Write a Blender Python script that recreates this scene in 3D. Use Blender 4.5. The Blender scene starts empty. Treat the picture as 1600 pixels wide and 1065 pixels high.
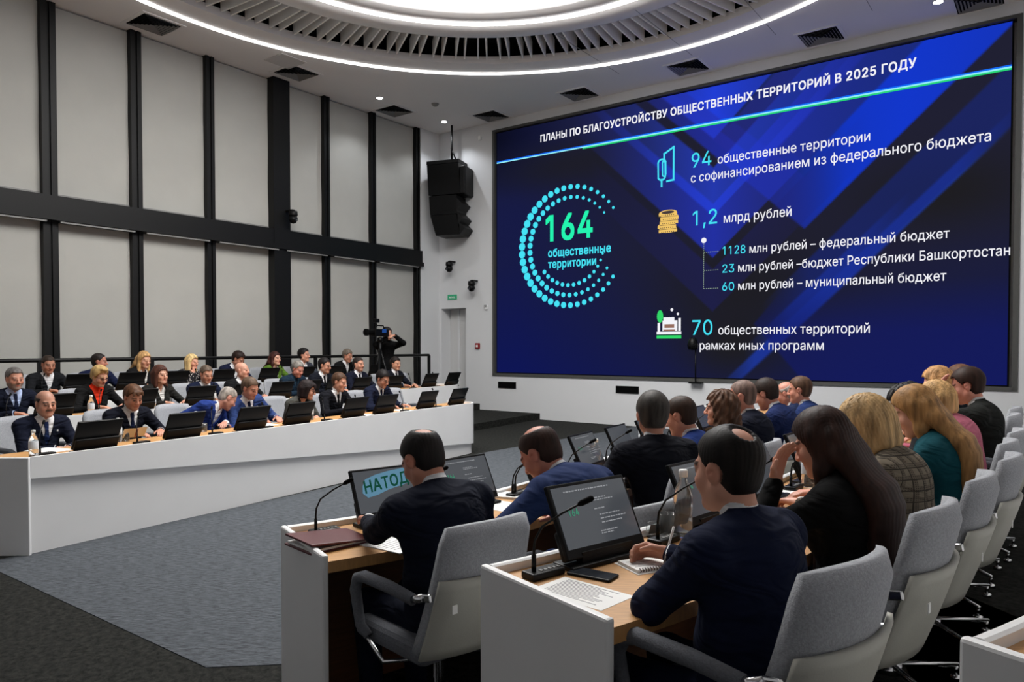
import bpy, bmesh, math, random, json
import numpy as np
from mathutils import Matrix, Vector
random.seed(7); np.random.seed(7)
S = bpy.context.scene
COL = S.collection
# ------------------------------------------------------------------ camera
EYE = 1.55; FPX = 1147.0; PITCH = math.radians(-1.3)
CY = 541 - FPX*math.tan(PITCH)
cam = bpy.data.cameras.new('camera'); cam.sensor_width = 36; cam.lens = 36*FPX/1600
cam.shift_y = (CY-532.5)/1600; cam.clip_start = .05; cam.clip_end = 200
co = bpy.data.objects.new('camera', cam); COL.objects.link(co)
co.location = (0, 0, EYE); co.rotation_euler = (math.pi/2+PITCH, 0, 0)
S.camera = co
# ------------------------------------------------------------------ view, world, exposure
S.view_settings.view_transform = 'Standard'; S.view_settings.look = 'None'
S.view_settings.gamma = 1; S.view_settings.use_curve_mapping = False
S.view_settings.exposure = 0.0
wd = bpy.data.worlds.new('world'); S.world = wd; wd.use_nodes = True
wd.node_tree.nodes['Background'].inputs[0].default_value = (.5, .52, .55, 1)
wd.node_tree.nodes['Background'].inputs[1].default_value = .02
DISC_POWER = 11.5; LED_POWER = 6.0; SPOT_POWER = 60.0

# ------------------------------------------------------------------ helpers
def lin(c):
    c = c/255.0
    return c/12.92 if c <= .04045 else ((c+.055)/1.055)**2.4
def rgb(r, g, b): return (lin(r), lin(g), lin(b))
def ray(px, py):
    x = (px-800)/FPX; y = -(py-CY)/FPX; c, s = math.cos(PITCH), math.sin(PITCH)
    return np.array([x, c-s*y, s+c*y])
def P(px, py, z):                       # point seen at a pixel, at height z
    r = ray(px, py); t = (z-EYE)/r[2]; return np.array([r[0]*t, r[1]*t, z])
VA = math.radians(-36.5)
V = np.array([math.cos(VA), math.sin(VA)]); U = np.array([-V[1], V[0]])
K = np.array([-1.7045, 17.2668])
def W(a, b, z=0): p = K+V*a+U*b; return (p[0], p[1], z)   # room frame: a along screen wall, b into it

MATS = {}
def mat(name, col, rough=.6, metal=0, emit=None, estr=0, noise=None, bump=None, spec=.5, attr=None, trans=0, coat=0):
    if name in MATS: return MATS[name]
    m = bpy.data.materials.new(name); m.use_nodes = True; nt = m.node_tree; b = nt.nodes['Principled BSDF']
    b.inputs['Base Color'].default_value = (*col, 1); b.inputs['Roughness'].default_value = rough
    b.inputs['Metallic'].default_value = metal; b.inputs['Specular IOR Level'].default_value = spec
    if trans: b.inputs['Transmission Weight'].default_value = trans
    if coat: b.inputs['Coat Weight'].default_value = coat; b.inputs['Coat Roughness'].default_value = .05
    if emit: b.inputs['Emission Color'].default_value = (*emit, 1); b.inputs['Emission Strength'].default_value = estr
    tc = nt.nodes.new('ShaderNodeTexCoord')
    if attr:
        a = nt.nodes.new('ShaderNodeAttribute'); a.attribute_name = attr
        nt.links.new(a.outputs['Color'], b.inputs['Base Color'])
    if noise:   # (scale, amount, stretch)
        sc, am, st = noise
        mp = nt.nodes.new('ShaderNodeMapping'); mp.inputs['Scale'].default_value = st
        n = nt.nodes.new('ShaderNodeTexNoise'); n.inputs['Scale'].default_value = sc; n.inputs['Detail'].default_value = 4
        r = nt.nodes.new('ShaderNodeMapRange'); r.inputs['From Min'].default_value = .3; r.inputs['From Max'].default_value = .7
        r.inputs['To Min'].default_value = 1-am; r.inputs['To Max'].default_value = 1+am
        h = nt.nodes.new('ShaderNodeVectorMath'); h.operation = 'SCALE'; h.inputs[0].default_value = col
        nt.links.new(tc.outputs['Object'], mp.inputs[0]); nt.links.new(mp.outputs[0], n.inputs['Vector'])
        nt.links.new(n.outputs[0], r.inputs[0]); nt.links.new(r.outputs[0], h.inputs['Scale']); nt.links.new(h.outputs[0], b.inputs['Base Color'])
    if bump:
        sc, stg = bump
        n = nt.nodes.new('ShaderNodeTexNoise'); n.inputs['Scale'].default_value = sc; n.inputs['Detail'].default_value = 3
        bp = nt.nodes.new('ShaderNodeBump'); bp.inputs['Strength'].default_value = stg; bp.inputs['Distance'].default_value = .01
        nt.links.new(tc.outputs['Object'], n.inputs['Vector']); nt.links.new(n.outputs[0], bp.inputs['Height']); nt.links.new(bp.outputs[0], b.inputs['Normal'])
    MATS[name] = m; return m
def emis(name, col, st):
    if name in MATS: return MATS[name]
    m = bpy.data.materials.new(name); m.use_nodes = True; nt = m.node_tree; nt.nodes.clear()
    e = nt.nodes.new('ShaderNodeEmission'); o = nt.nodes.new('ShaderNodeOutputMaterial')
    e.inputs[0].default_value = (*col, 1); e.inputs[1].default_value = st; nt.links.new(e.outputs[0], o.inputs[0])
    MATS[name] = m; return m

def tag(o, label=None, cat=None, group=None, kind=None):
    if label: o['label'] = label
    if cat: o['category'] = cat
    if group: o['group'] = group
    if kind: o['kind'] = kind
    return o
def empty(name, loc, rz=0, label=None, cat=None, group=None):
    o = bpy.data.objects.new(name, None); COL.objects.link(o); o.location = loc; o.rotation_euler = (0, 0, rz)
    o.empty_display_size = .1
    return tag(o, label, cat, group)
def link(name, me, parent=None, loc=None, rz=None):
    o = bpy.data.objects.new(name, me); COL.objects.link(o)
    if parent: o.parent = parent
    if loc is not None: o.location = loc
    if rz is not None: o.rotation_euler = (0, 0, rz)
    return o
def copy_tree(o, parent=None):
    c = o.copy(); COL.objects.link(c)
    if parent: c.parent = parent
    for ch in [x for x in o.children]: copy_tree(ch, c)
    return c

class MB:                                # collects shapes, builds ONE mesh
    def __init__(s): s.v = []; s.f = []; s.smooth = []; s.mi = []; s.M = Matrix()
    def add(s, vs, fs, sm=False, mi=0):
        n = len(s.v); s.v += [tuple(s.M @ Vector(v)) for v in vs]
        s.f += [tuple(i+n for i in f) for f in fs]; s.smooth += [sm]*len(fs); s.mi += [mi]*len(fs); return s
    def box(s, c, d, R=None, bev=0, mi=0):
        x, y, z = [q/2 for q in d]; R = R or Matrix.Identity(3); c = Vector(c)
        if bev <= 0:
            vs = [c+R@Vector((i*x, j*y, k*z)) for i in (-1, 1) for j in (-1, 1) for k in (-1, 1)]
            return s.add(vs, [(0,1,3,2),(4,6,7,5),(0,4,5,1),(2,3,7,6),(0,2,6,4),(1,5,7,3)], False, mi)
        b = bmesh.new(); bmesh.ops.create_cube(b, size=1)
        for q in b.verts: q.co = Vector((q.co.x*2*x, q.co.y*2*y, q.co.z*2*z))
        bmesh.ops.bevel(b, geom=b.edges[:], offset=bev, segments=2 if bev < .02 else 3, affect='EDGES', profile=.5)
        b.verts.index_update(); vs = [c+R@q.co for q in b.verts]; fs = [[q.index for q in f.verts] for f in b.faces]; b.free()
        return s.add(vs, fs, False, mi)
    def tube(s, pts, r, n=8, cap=True, mi=0):
        pts = [Vector(p) for p in pts]; rs = r if isinstance(r, (list, tuple)) else [r]*len(pts)
        vs = []; fs = []; up = None
        for i, p in enumerate(pts):
            t = (pts[min(i+1, len(pts)-1)]-pts[max(i-1, 0)]).normalized()
            if up is None: up = Vector((0, 0, 1)) if abs(t.z) < .9 else Vector((1, 0, 0))
            a = t.cross(up).normalized(); b = a.cross(t).normalized(); up = b
            for k in range(n):
                q = 2*math.pi*k/n; vs.append(p+(a*math.cos(q)+b*math.sin(q))*rs[i])
        for i in range(len(pts)-1):
            for k in range(n): fs.append((i*n+k, i*n+(k+1) % n, (i+1)*n+(k+1) % n, (i+1)*n+k))
        if cap: fs += [tuple(range(n))[::-1], tuple(range((len(pts)-1)*n, len(pts)*n))]
        return s.add(vs, fs, True, mi)
    def lathe(s, prof, c=(0, 0, 0), n=16, mi=0):
        vs = []; fs = []; m = len(prof)
        for k in range(n):
            q = 2*math.pi*k/n
            for r, z in prof: vs.append((c[0]+r*math.cos(q), c[1]+r*math.sin(q), c[2]+z))
        for k in range(n):
            for i in range(m-1): fs.append((k*m+i, ((k+1) % n)*m+i, ((k+1) % n)*m+i+1, k*m+i+1))
        return s.add(vs, fs, True, mi)
    def prism(s, poly, z0, z1, mi=0):
        n = len(poly); vs = [(x, y, z0) for x, y in poly]+[(x, y, z1) for x, y in poly]
        fs = [tuple(range(n))[::-1], tuple(range(n, 2*n))]+[(i, (i+1) % n, n+(i+1) % n, n+i) for i in range(n)]
        return s.add(vs, fs, False, mi)
    def sweep(s, path, nrm, prof):       # profile (offset, z) loop swept along a plan path
        n = len(prof); vs = []; fs = []
        for (x, y), (a, b) in zip(path, nrm):
            for o, z in prof: vs.append((x+a*o, y+b*o, z))
        m = len(path)
        for i in range(m-1):
            for k in range(n): fs.append((i*n+k, i*n+(k+1) % n, (i+1)*n+(k+1) % n, (i+1)*n+k))
        fs += [tuple(range(n))[::-1], tuple(range((m-1)*n, m*n))]
        return s.add(vs, fs)
    def mesh(s, name, *mats):
        me = bpy.data.meshes.new(name); me.from_pydata(s.v, [], s.f)
        me.polygons.foreach_set('use_smooth', s.smooth); me.polygons.foreach_set('material_index', s.mi)
        for m in mats: me.materials.append(m)
        b = bmesh.new(); b.from_mesh(me); bmesh.ops.recalc_face_normals(b, faces=b.faces[:]); b.to_mesh(b and me); b.free()
        me.update(); return me
    def build(s, name, m, parent=None, loc=None, rz=None):
        ms = m if isinstance(m, (list, tuple)) else [m]
        return link(name, s.mesh(name, *ms), parent, loc, rz)
def rotx(a): return Matrix.Rotation(a, 3, 'X')
def rotz(a): return Matrix.Rotation(a, 3, 'Z')

# ------------------------------------------------------------------ materials
M_white = mat('white_laminate', rgb(224, 224, 224), .45, noise=(3, .015, (1, 1, 1)))
M_wallw = mat('white_wall_paint', rgb(206, 207, 209), .75, bump=(60, .05))
M_ceil = mat('ceiling_paint', rgb(226, 224, 224), .85, bump=(50, .04))
M_wood = mat('oak_veneer', rgb(190, 142, 88), .42, noise=(9, .12, (2, 14, 2)))
M_woodd = mat('brown_panel', rgb(104, 66, 38), .5, noise=(7, .18, (1, 1, 12)))
M_blk = mat('black_metal', rgb(9, 9, 10), .5, spec=.25)
M_blkp = mat('black_plastic', rgb(7, 7, 8), .4, spec=.2)
M_blkm = mat('black_matt', rgb(5, 5, 5), .85, spec=.1)
M_chr = mat('chrome', (.72, .72, .74), .16, 1)
M_blind = mat('blind_fabric', rgb(168, 167, 162), .9, noise=(2.2, .03, (1, 1, 1)), bump=(90, .06))
M_fab = mat('grey_upholstery', rgb(150, 152, 157), .95, noise=(140, .16, (1, 1, 1)), bump=(220, .3))
M_fabd = mat('dark_grey_upholstery', rgb(92, 94, 100), .95, noise=(140, .16, (1, 1, 1)), bump=(220, .3))
M_shell = mat('pale_grey_leather', rgb(168, 167, 158), .55, bump=(160, .08))
M_paper = mat('paper', rgb(232, 232, 230), .8)
M_ink = mat('ink', rgb(120, 120, 125), .8)
M_glass = mat('clear_plastic', (.92, .95, .96), .06, trans=.95, spec=.5)
M_grey = mat('grey_metal', rgb(120, 120, 118), .5)
M_dframe = mat('screen_surround', rgb(70, 70, 68), .6)
M_scr = mat('monitor_glass', rgb(10, 10, 12), .12, emit=rgb(86, 90, 96), estr=.6)  # grey glow is the dim picture plus the ceiling's reflection put in as emission
M_scrd = mat('dark_monitor_glass', rgb(8, 8, 10), .10, emit=rgb(44, 47, 52), estr=.5)

# ------------------------------------------------------------------ floor
def carpet(name, c1, c2, sc, st):
    m = bpy.data.materials.new(name); m.use_nodes = True; nt = m.node_tree; b = nt.nodes['Principled BSDF']
    b.inputs['Roughness'].default_value = .95; b.inputs['Specular IOR Level'].default_value = .1
    tc = nt.nodes.new('ShaderNodeTexCoord'); mp = nt.nodes.new('ShaderNodeMapping')
    mp.inputs['Rotation'].default_value = (0, 0, math.radians(40)); mp.inputs['Scale'].default_value = st
    n = nt.nodes.new('ShaderNodeTexNoise'); n.inputs['Scale'].default_value = sc; n.inputs['Detail'].default_value = 8; n.inputs['Roughness'].default_value = .75
    r = nt.nodes.new('ShaderNodeValToRGB'); r.color_ramp.elements[0].position = .38; r.color_ramp.elements[1].position = .62
    r.color_ramp.elements[0].color = (*c1, 1); r.color_ramp.elements[1].color = (*c2, 1)
    nt.links.new(tc.outputs['Object'], mp.inputs[0]); nt.links.new(mp.outputs[0], n.inputs[0]); nt.links.new(n.outputs[0], r.inputs[0]); nt.links.new(r.outputs[0], b.inputs['Base Color'])
    return m
M_cd = carpet('dark_carpet', rgb(18, 19, 18), rgb(46, 46, 43), 26, (1, 1, 1))
M_cl = carpet('light_carpet', rgb(50, 53, 57), rgb(92, 96, 101), 16, (1, 6, 1))
AMAX, BMIN, CEIL = 13.6, -17.0, 6.5
def struct(name, mb, m, loc=None, rz=None): return tag(mb.build(name, m, None, loc, rz), kind='structure')
KL = (K[0], K[1], 0)
struct('floor', MB().prism([(-.4, .4), (-.4, BMIN), (AMAX, BMIN), (AMAX, .4)], -.3, 0), M_cd, KL, VA)
inl = [P(5, 885, 0)[:2]-np.array([1.2, -.75])*.6, P(322, 1043, 0)[:2], P(447, 1038, 0)[:2], (2.2, 4.1), (5.2, 9.0), (5.0, 12.2), (2.35, 14.1), (-.35, 10.75), (-3.75, 5.25)]
struct('floor_carpet', MB().prism([tuple(p) for p in inl], -.01, .004), M_cl)

# ------------------------------------------------------------------ walls
SCR_A0, SCR_A1, SCR_Z0, SCR_Z1 = 1.62, 11.17, .93, 6.28
def wbox(mb, a0, a1, b0, b1, z0, z1): mb.box(((a0+a1)/2, (b0+b1)/2, (z0+z1)/2), (a1-a0, b1-b0, z1-z0)); return mb
w = MB()
wbox(w, 0, .07, 0, .4, 0, CEIL+.5); wbox(w, .07, .81, 0, .4, 2.43, CEIL+.5); wbox(w, .81, SCR_A0, 0, .4, 0, CEIL+.5)
wbox(w, SCR_A0, SCR_A1, 0, .4, 0, SCR_Z0); wbox(w, SCR_A0, SCR_A1, 0, .4, SCR_Z1, CEIL+.5); wbox(w, SCR_A1, AMAX, 0, .4, 0, CEIL+.5)
wbox(w, SCR_A0, SCR_A1, .16, .4, SCR_Z0, SCR_Z1); wbox(w, -.05, .9, .4, .5, 0, 2.6)
struct('wall_front', w, M_wallw, KL, VA)
w = MB(); wbox(w, -.5, -.2, BMIN, .4, 0, CEIL+.5); wbox(w, -.2, 0, BMIN, -9.65, 0, CEIL+.5); wbox(w, -.2, 0, -.62, .4, 0, CEIL+.5)
struct('wall_left', w, M_wallw, KL, VA)
struct('wall_right', wbox(MB(), AMAX, AMAX+.2, BMIN, .4, 0, CEIL+.5), M_wallw, KL, VA)
struct('wall_back', wbox(MB(), -.5, AMAX, BMIN-.2, BMIN, 0, CEIL+.5), M_wallw, KL, VA)
# door in its recess
d = MB(); wbox(d, .08, .80, .3, .345, 0.13, 2.42); dd = struct('door_1', d, mat('door_paint', rgb(196, 196, 196), .5), KL, VA)
wbox(MB(), .34, .38, .27, .3, .13, 2.42).build('door_frame', M_wallw, dd)
# screen surround
fr = MB(); z0, z1 = SCR_Z0, SCR_Z1
wbox(fr, SCR_A0-.03, SCR_A0+.03, -.02, .16, z0-.03, z1+.03); wbox(fr, SCR_A1-.03, SCR_A1+.04, -.02, .16, z0-.03, z1+.03)
wbox(fr, SCR_A0, SCR_A1, -.02, .16, z0-.03, z0+.03); wbox(fr, SCR_A0, SCR_A1, -.02, .16, z1-.02, z1+.03)
struct('trim_1', fr, M_dframe, KL, VA)
# ------------------------------------------------------------------ window wall: black grid, roller blinds
tn = 1
MUL = [(-.68, .13), (-2.03, .13), (-3.27, .14), (-4.39, .36), (-5.77, .15), (-7.03, .17), (-8.28, .2), (-9.55, .2)]
for i, (b, wd_) in enumerate(MUL):
    tn += 1; m = MB()
    if wd_ > .3: wbox(m, -.2, .06, b-wd_/2, b+wd_/2, 0, CEIL)
    else:
        wbox(m, -.2, -.02, b-wd_/2, b-.018, 0, CEIL); wbox(m, -.2, -.02, b+.018, b+wd_/2, 0, CEIL); wbox(m, -.2, -.05, b-.02, b+.02, 0, CEIL)
    struct('trim_%d' % tn, m, M_blk, KL, VA)
tn += 1; m = MB(); wbox(m, -.2, .05, -9.65, -.62, 3.42, 3.72); wbox(m, -.2, .10, -9.65, -.62, 3.36, 3.45); struct('trim_%d' % tn, m, M_blk, KL, VA)
ORD = ['bay nearest the door', 'second bay from the door', 'third bay from the door', 'bay just right of the wide black column', 'bay just left of the wide black column', 'second bay left of the wide black column', 'third bay left of the wide black column', 'bay cut by the left picture edge']
edges = [(-.68, .13)]+MUL[1:]
for i in range(len(MUL)-1):
    b1 = MUL[i][0]-MUL[i][1]/2+.02; b0 = MUL[i+1][0]+MUL[i+1][1]/2-.02
    for up in (0, 1):
        za, zb = (3.74, CEIL-.02) if up else (.1, 3.35)
        loc = W(0, (b0+b1)/2)
        e = empty('roller_blind', loc, VA, ('upper' if up else 'lower')+' grey fabric roller blind, '+ORD[i], 'blind', 'grey roller blinds')
        n = 10; hw = (b1-b0)/2; vs = []; fs = []
        for k in range(n+1):
            z = za+(zb-za)*k/n
            bow = .012*math.sin(k*1.3+i*2+up)
            ed = .045 if (i == 6 and up and k <= 3) else 0
            vs += [(-.12+bow, -hw, z), (-.12+bow*.5, hw-ed*0, z)]
        for k in range(n): fs.append((2*k, 2*k+1, 2*k+3, 2*k+2))
        MB().add(vs, fs, True).build('fabric', M_blind, e)
        wbox(MB(), -.135, -.105, -hw, hw, za, za+.03).build('bottom_bar', M_grey, e)
# thin rail under the beam
for i in range(len(MUL)-1):
    b1 = MUL[i][0]-.09; b0 = MUL[i+1][0]+.09
    e = wbox(MB(), -.012, .012, -(b1-b0)/2, (b1-b0)/2, -.012, .012).build('blind_cassette_rail', M_grey, None, W(.07, (b0+b1)/2, 3.34), VA)
    tag(e, 'thin metal rail under the black beam, '+ORD[i], 'rail', 'rails under the black beam')

# ------------------------------------------------------------------ ceiling with oculus
CX, CYY = -.50, 7.95
def ring(r0, r1, z0, z1, n=128):
    prof = [(r0, z0), (r1, z0), (r1, z1), (r0, z1), (r0, z0)]
    return MB().lathe(prof, (CX, CYY, 0), n)
n = 128; vs = []; fs = []
cor = [np.array(W(-.6, .5)[:2]), np.array(W(-.6, BMIN-.2)[:2]), np.array(W(AMAX+.2, BMIN-.2)[:2]), np.array(W(AMAX+.2, .5)[:2])]
def hit(th):
    d = np.array([math.cos(th), math.sin(th)]); best = 99
    for i in range(4):
        a, b = cor[i], cor[(i+1) % 4]; A = np.array([d, -(b-a)]).T
        t, q = np.linalg.solve(A, a-np.array([CX, CYY]))
        if t > 0 and -1e-6 <= q <= 1+1e-6: best = min(best, t)
    return np.array([CX, CYY])+d*best
angs = sorted([2*math.pi*k/n for k in range(n)]+[math.atan2(*(c-np.array([CX, CYY]))[::-1]) % (2*math.pi) for c in cor])
RH = 5.02
for th in angs:
    h = hit(th); vs += [(CX+RH*math.cos(th), CYY+RH*math.sin(th), CEIL), (h[0], h[1], CEIL), (CX+RH*math.cos(th), CYY+RH*math.sin(th), CEIL+.12), (h[0], h[1], CEIL+.12)]
q = len(angs)
for i in range(q):
    a, b = 4*i, 4*((i+1) % q); fs += [(a, a+1, b+1, b), (a+2, b+2, b+3, a+3), (a, b, b+2, a+2)]
struct('ceiling', MB().add(vs, fs), M_ceil)
# cavity behind the fins, ring panel, luminous disc
w = MB(); w.lathe([(RH+.1, CEIL+.1), (RH+.1, CEIL+1.0), (2.6, CEIL+1.0)], (CX, CYY, 0), 96); struct('ceiling_1', w, M_blkm)
w = MB(); w.lathe([(3.08, CEIL+.34), (3.12, CEIL+.02), (3.3, CEIL), (3.38, CEIL), (3.38, CEIL+.05), (3.5, CEIL+.05), (3.5, CEIL), (3.95, CEIL), (3.98, CEIL+.25), (3.08, CEIL+.34)], (CX, CYY, 0), 128)
tag(w.build('ceiling_ring', M_ceil), 'round white ring panel around the glowing ceiling disc', 'ceiling panel')
f = MB()
for k in range(160):
    th = 2*math.pi*(k//2)/80+(.0155 if k % 2 else -.0155); tw = .03
    R = rotz(th+tw); c = Vector((CX+4.47*math.cos(th), CYY+4.47*math.sin(th), 0))
    y = .012
    pr = [(-.53, CEIL+.28), (-.5, CEIL-.0), (.53, CEIL+.06), (.53, CEIL+.34)]
    v8 = []
    for sy in (-y, y): v8 += [c+R@Vector((x, sy, z)) for x, z in pr]
    f.add(v8, [(0, 1, 2, 3), (7, 6, 5, 4), (0, 4, 5, 1), (1, 5, 6, 2), (2, 6, 7, 3), (3, 7, 4, 0)])
tag(f.build('ceiling_fins', mat('fin_paint', rgb(238, 236, 233), .6)), 'ring of thin white radial fins in a dark ceiling recess', 'ceiling fins')
E_led = emis('led_white', (1, .98, .95), LED_POWER)
def flatring(r0, r1, z, n=160):
    vs = []; fs = []
    for k in range(n):
        t = 2*math.pi*k/n
        vs += [(CX+r0*math.cos(t), CYY+r0*math.sin(t), z), (CX+r1*math.cos(t), CYY+r1*math.sin(t), z)]
    for k in range(n): a, b = 2*k, 2*((k+1) % n); fs.append((a, b, b+1, a+1))
    return MB().add(vs, fs)
def ledring(r0, r1, label):
    b = MB(); b.lathe([(r0, CEIL-.002), (r0, CEIL-.022), (r1, CEIL-.022), (r1, CEIL-.002), (r0, CEIL-.002)], (CX, CYY, 0), 160)
    o = b.build('ring_light', E_led); tag(o, label, 'light')
ledring(5.45, 5.51, 'large outer ring of white light set in the ceiling')
ledring(3.41, 3.47, 'smaller inner ring of white light around the glowing disc')
vs = [(CX+3.07*math.cos(2*math.pi*k/96), CYY+3.07*math.sin(2*math.pi*k/96), 0) for k in range(96)]
dsk = MB(); dsk.add([(x, y, CEIL+.12) for x, y, _ in vs], [tuple(range(96))]); dsk.add([(x, y, CEIL+.2) for x, y, _ in vs], [tuple(range(96))])
tag(dsk.build('luminous_disc', emis('disc_white', (1, .985, .96), DISC_POWER)), 'large glowing white disc at the centre of the ceiling', 'light')
# ceiling seams are shallow grooves: thin dark strips along joints on the right part of the ceiling
tn += 1; g = MB()
for a in (5.2, 6.6, 8.0, 9.4, 10.8):
    wbox(g, a, a+.008, -3.0, -.9, CEIL-.002, CEIL+.004)
struct('trim_%d' % tn, g, M_grey, KL, VA)
# four-way ceiling vents
def make_vent():
    e = empty('ceiling_vent', (0, 0, 0))
    b = MB(); s = .29
    for a in range(4):
        R = rotz(a*math.pi/2)
        b.add([R@Vector(p) for p in [(-s-.05, -s-.05, -.012), (s+.05, -s-.05, -.012), (s, -s, -.012), (-s, -s, -.012)]], [(0, 1, 2, 3)])
        b.add([R@Vector(p) for p in [(-s-.05, -s-.05, -.012), (s+.05, -s-.05, -.012), (s+.05, -s-.05, 0), (-s-.05, -s-.05, 0)]], [(0, 1, 2, 3)])
    b.build('frame', M_ceil, e)
    MB().box((0, 0, -.002), (.58, .58, .004)).build('backing', M_blkm, e)
    l = MB()
    for a in range(4):
        R = rotz(a*math.pi/2)
        for k in range(6):
            r = .27-.044*k
            l.add([R@Vector(p) for p in [(-r, -r, -.02), (r, -r, -.02), (r-.018, -r+.018, -.004), (-r+.018, -r+.018, -.004)]], [(0, 1, 2, 3)])
    l.build('louvres', mat('louvre_grey', rgb(120, 120, 120), .5), e)
    return e
vp = make_vent(); first = True
for px, py, lab in [(240, 38, 'square ceiling vent nearest the top left corner of the picture'), (463, 114, 'square ceiling vent above the wide black column'), (616, 173, 'square ceiling vent above the far left blinds'), (767, 181, 'square ceiling vent above the screen left corner'), (905, 147, 'square ceiling vent second along the screen from its left corner'), (1075, 105, 'square ceiling vent above the middle of the big screen'), (1283, 57, 'square ceiling vent above the year in the screen title'), (1530, 2, 'square ceiling vent nearest the top right corner of the picture')]:
    o = vp if first else copy_tree(vp); first = False
    p = P(px, py, CEIL); o.location = p; o.rotation_euler = (0, 0, VA)
    tag(o, lab, 'vent', 'square ceiling vents')
p = P(446, 95, CEIL); tag(MB().box((0, 0, -.008), (.5, .5, .012)).build('access_panel', mat('panel_paint', rgb(196, 194, 194), .8), None, p, VA), 'pale square access panel in the ceiling by a vent', 'ceiling panel')
def downlight(px, py, lab):
    p = P(px, py, CEIL); e = empty('downlight', p, 0, lab, 'light', 'ceiling downlights')
    MB().lathe([(.06, -.002), (.085, -.012), (.085, 0), (.06, -.002)], n=20).build('rim', M_white, e)
    MB().add([(.06*math.cos(k*math.pi/8), .06*math.sin(k*math.pi/8), -.006) for k in range(16)], [tuple(range(16))]).build('lens', emis('spot_white', (1, .97, .92), 30), e)
    l = bpy.data.lights.new('downlight_lamp', 'SPOT'); l.energy = SPOT_POWER; l.spot_size = math.radians(120); l.spot_blend = .5; l.shadow_soft_size = .06; l.color = (.92, .95, 1)
    lo = bpy.data.objects.new('lamp', l); COL.objects.link(lo); lo.parent = e; lo.location = (0, 0, -.03)
downlight(593, 153, 'small round downlight above the far left blinds')
downlight(694, 190, 'small round downlight beside the hanging speaker rod')
downlight(1466, 3, 'small round downlight near the top right vents')
p = P(680, 162, CEIL); tag(MB().lathe([(0, -.05), (.05, -.045), (.075, -.01), (.08, 0)], n=16).build('smoke_detector', M_grey, None, p), 'small grey smoke detector between two downlights', 'detector')

# ------------------------------------------------------------------ big LED screen
scr = empty('video_wall', W(0, 0), VA, 'huge wall-mounted video screen showing a blue slide with white Russian text', 'screen')
def sm(x): return np.clip(x, 0, 1)
NX, NZ = 400, 224
A0, A1, Z0, Z1 = SCR_A0+.05, SCR_A1-.09, SCR_Z0+.05, SCR_Z1-.035
ga, gz = np.meshgrid(np.linspace(A0, A1, NX), np.linspace(Z0, Z1, NZ), indexing='ij')
def slide_bg(a, z):
    dark = np.array([32, 32, 50.]); nav = np.array([15, 22, 84.]); 
    gx = (a-A0)/(A1-A0); gy = (z-Z0)/(Z1-Z0)
    t = sm(1.15-gx*2.3)*.55+sm((.45-gy)*1.6)*.65+sm((gx-.62)*2)*sm(.7-gy)*.55
    c = dark+(nav-dark)*sm(t)[..., None]
    c = c*(1-.55*sm(1-gx*5)*sm((gy-.72)*4))[..., None]
    # dark neutral patches
    for (pa, pz, ra, rz, s) in [(7.2, 2.6, 1.6, .9, .8), (10.2, 3.9, 1.2, .55, .9), (3.6, 5.3, 2.0, .5, .7), (5.4, 4.6, .9, .7, .4), (7.0, 1.6, .9, .6, .9)]:
        q = np.exp(-((a-pa)/ra)**2-((z-pz)/rz)**2)*s
        c = c+(np.array([30, 29, 31.])-c)*q[..., None]
    def vee(a0, zt, col, amt, thick=None, fall=0, sl=.93, left=1, right=1, lmax=9, edge=.03):
        m = (z-zt)-np.abs(a-a0)*sl
        k = sm(m/edge)
        if thick: k = k*sm((thick-m)/edge)
        if not left: k = k*(a > a0)
        if not right: k = k*(a < a0)
        k = k*sm(1-np.abs(a-a0)/lmax)
        if fall: k = k*np.exp(-np.maximum(m, 0)*fall)
        return k*amt
    def mix(k, col):
        nonlocal c
        c = c+(np.array(col, float)-c)*k[..., None]
    gr = sm((gx-.35)*1.6)
    mix(vee(8.216, 3.517, 0, 1)*sm(.1+1.0*gr), (26, 46, 150))
    mix(vee(8.216, 3.517, 0, .92, thick=1.15, edge=.06)*sm((a-7.75)/1.1)*sm((a-7.9)*.25+.55), (16, 58, 226))
    mix(vee(8.216, 3.517, 0, .55, thick=.9, lmax=3.5)*sm((8.6-a)/.8), (36, 44, 160))
    mix(vee(7.234, 4.43, 0, .7, thick=.55, lmax=3.2), (34, 46, 175))
    mix(vee(6.62, 3.147, 0, .8, thick=1.0, lmax=3.0), (36, 52, 190))
    mix(vee(6.62, 3.9, 0, .7, thick=.9, lmax=2.6), (38, 66, 225))
    mix(vee(6.626, 5.286, 0, .9, lmax=2.4), (34, 64, 228))
    mix(vee(6.9, 5.0, 0, .45, thick=.5, lmax=3), (40, 44, 150))
    mix(vee(6.62, 2.169, 0, .45, thick=.8, lmax=2.6), (32, 34, 110))
    # stripes running down-left from the right edge
    def stripe(aa, zz, wd_, col, amt, lo, hi):
        mm = (z-zz)-(a-aa)*.95
        k = sm((wd_-np.abs(mm))/.06)*sm((a-lo)/.8)*sm((hi-a)/.8)
        mix(k*amt, col)
    stripe(9.6, 3.42, .16, (30, 60, 175), .75, 6.6, 11.2)
    stripe(10.6, 4.75, .5, (24, 40, 130), .55, 7.5, 12)
    stripe(8.2, 2.2, .3, (26, 48, 150), .7, 7.2, 9.8)
    m = sm(((a-7.35)*1.0-(np.abs(z-1.95))*.85)/.05)*sm((2.6-z)/.8)
    mix(m*.65, (20, 27, 100))
    return np.clip(c, 0, 255)
cc = slide_bg(ga, gz)/255.0
cl_ = np.where(cc <= .04045, cc/12.92, ((cc+.055)/1.055)**2.4)
me = bpy.data.meshes.new('slide_panel')
vs = np.stack([ga, np.full_like(ga, .05), gz], -1).reshape(-1, 3)
ii = (np.arange(NX-1)[:, None]*NZ+np.arange(NZ-1)[None]).ravel()
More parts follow.
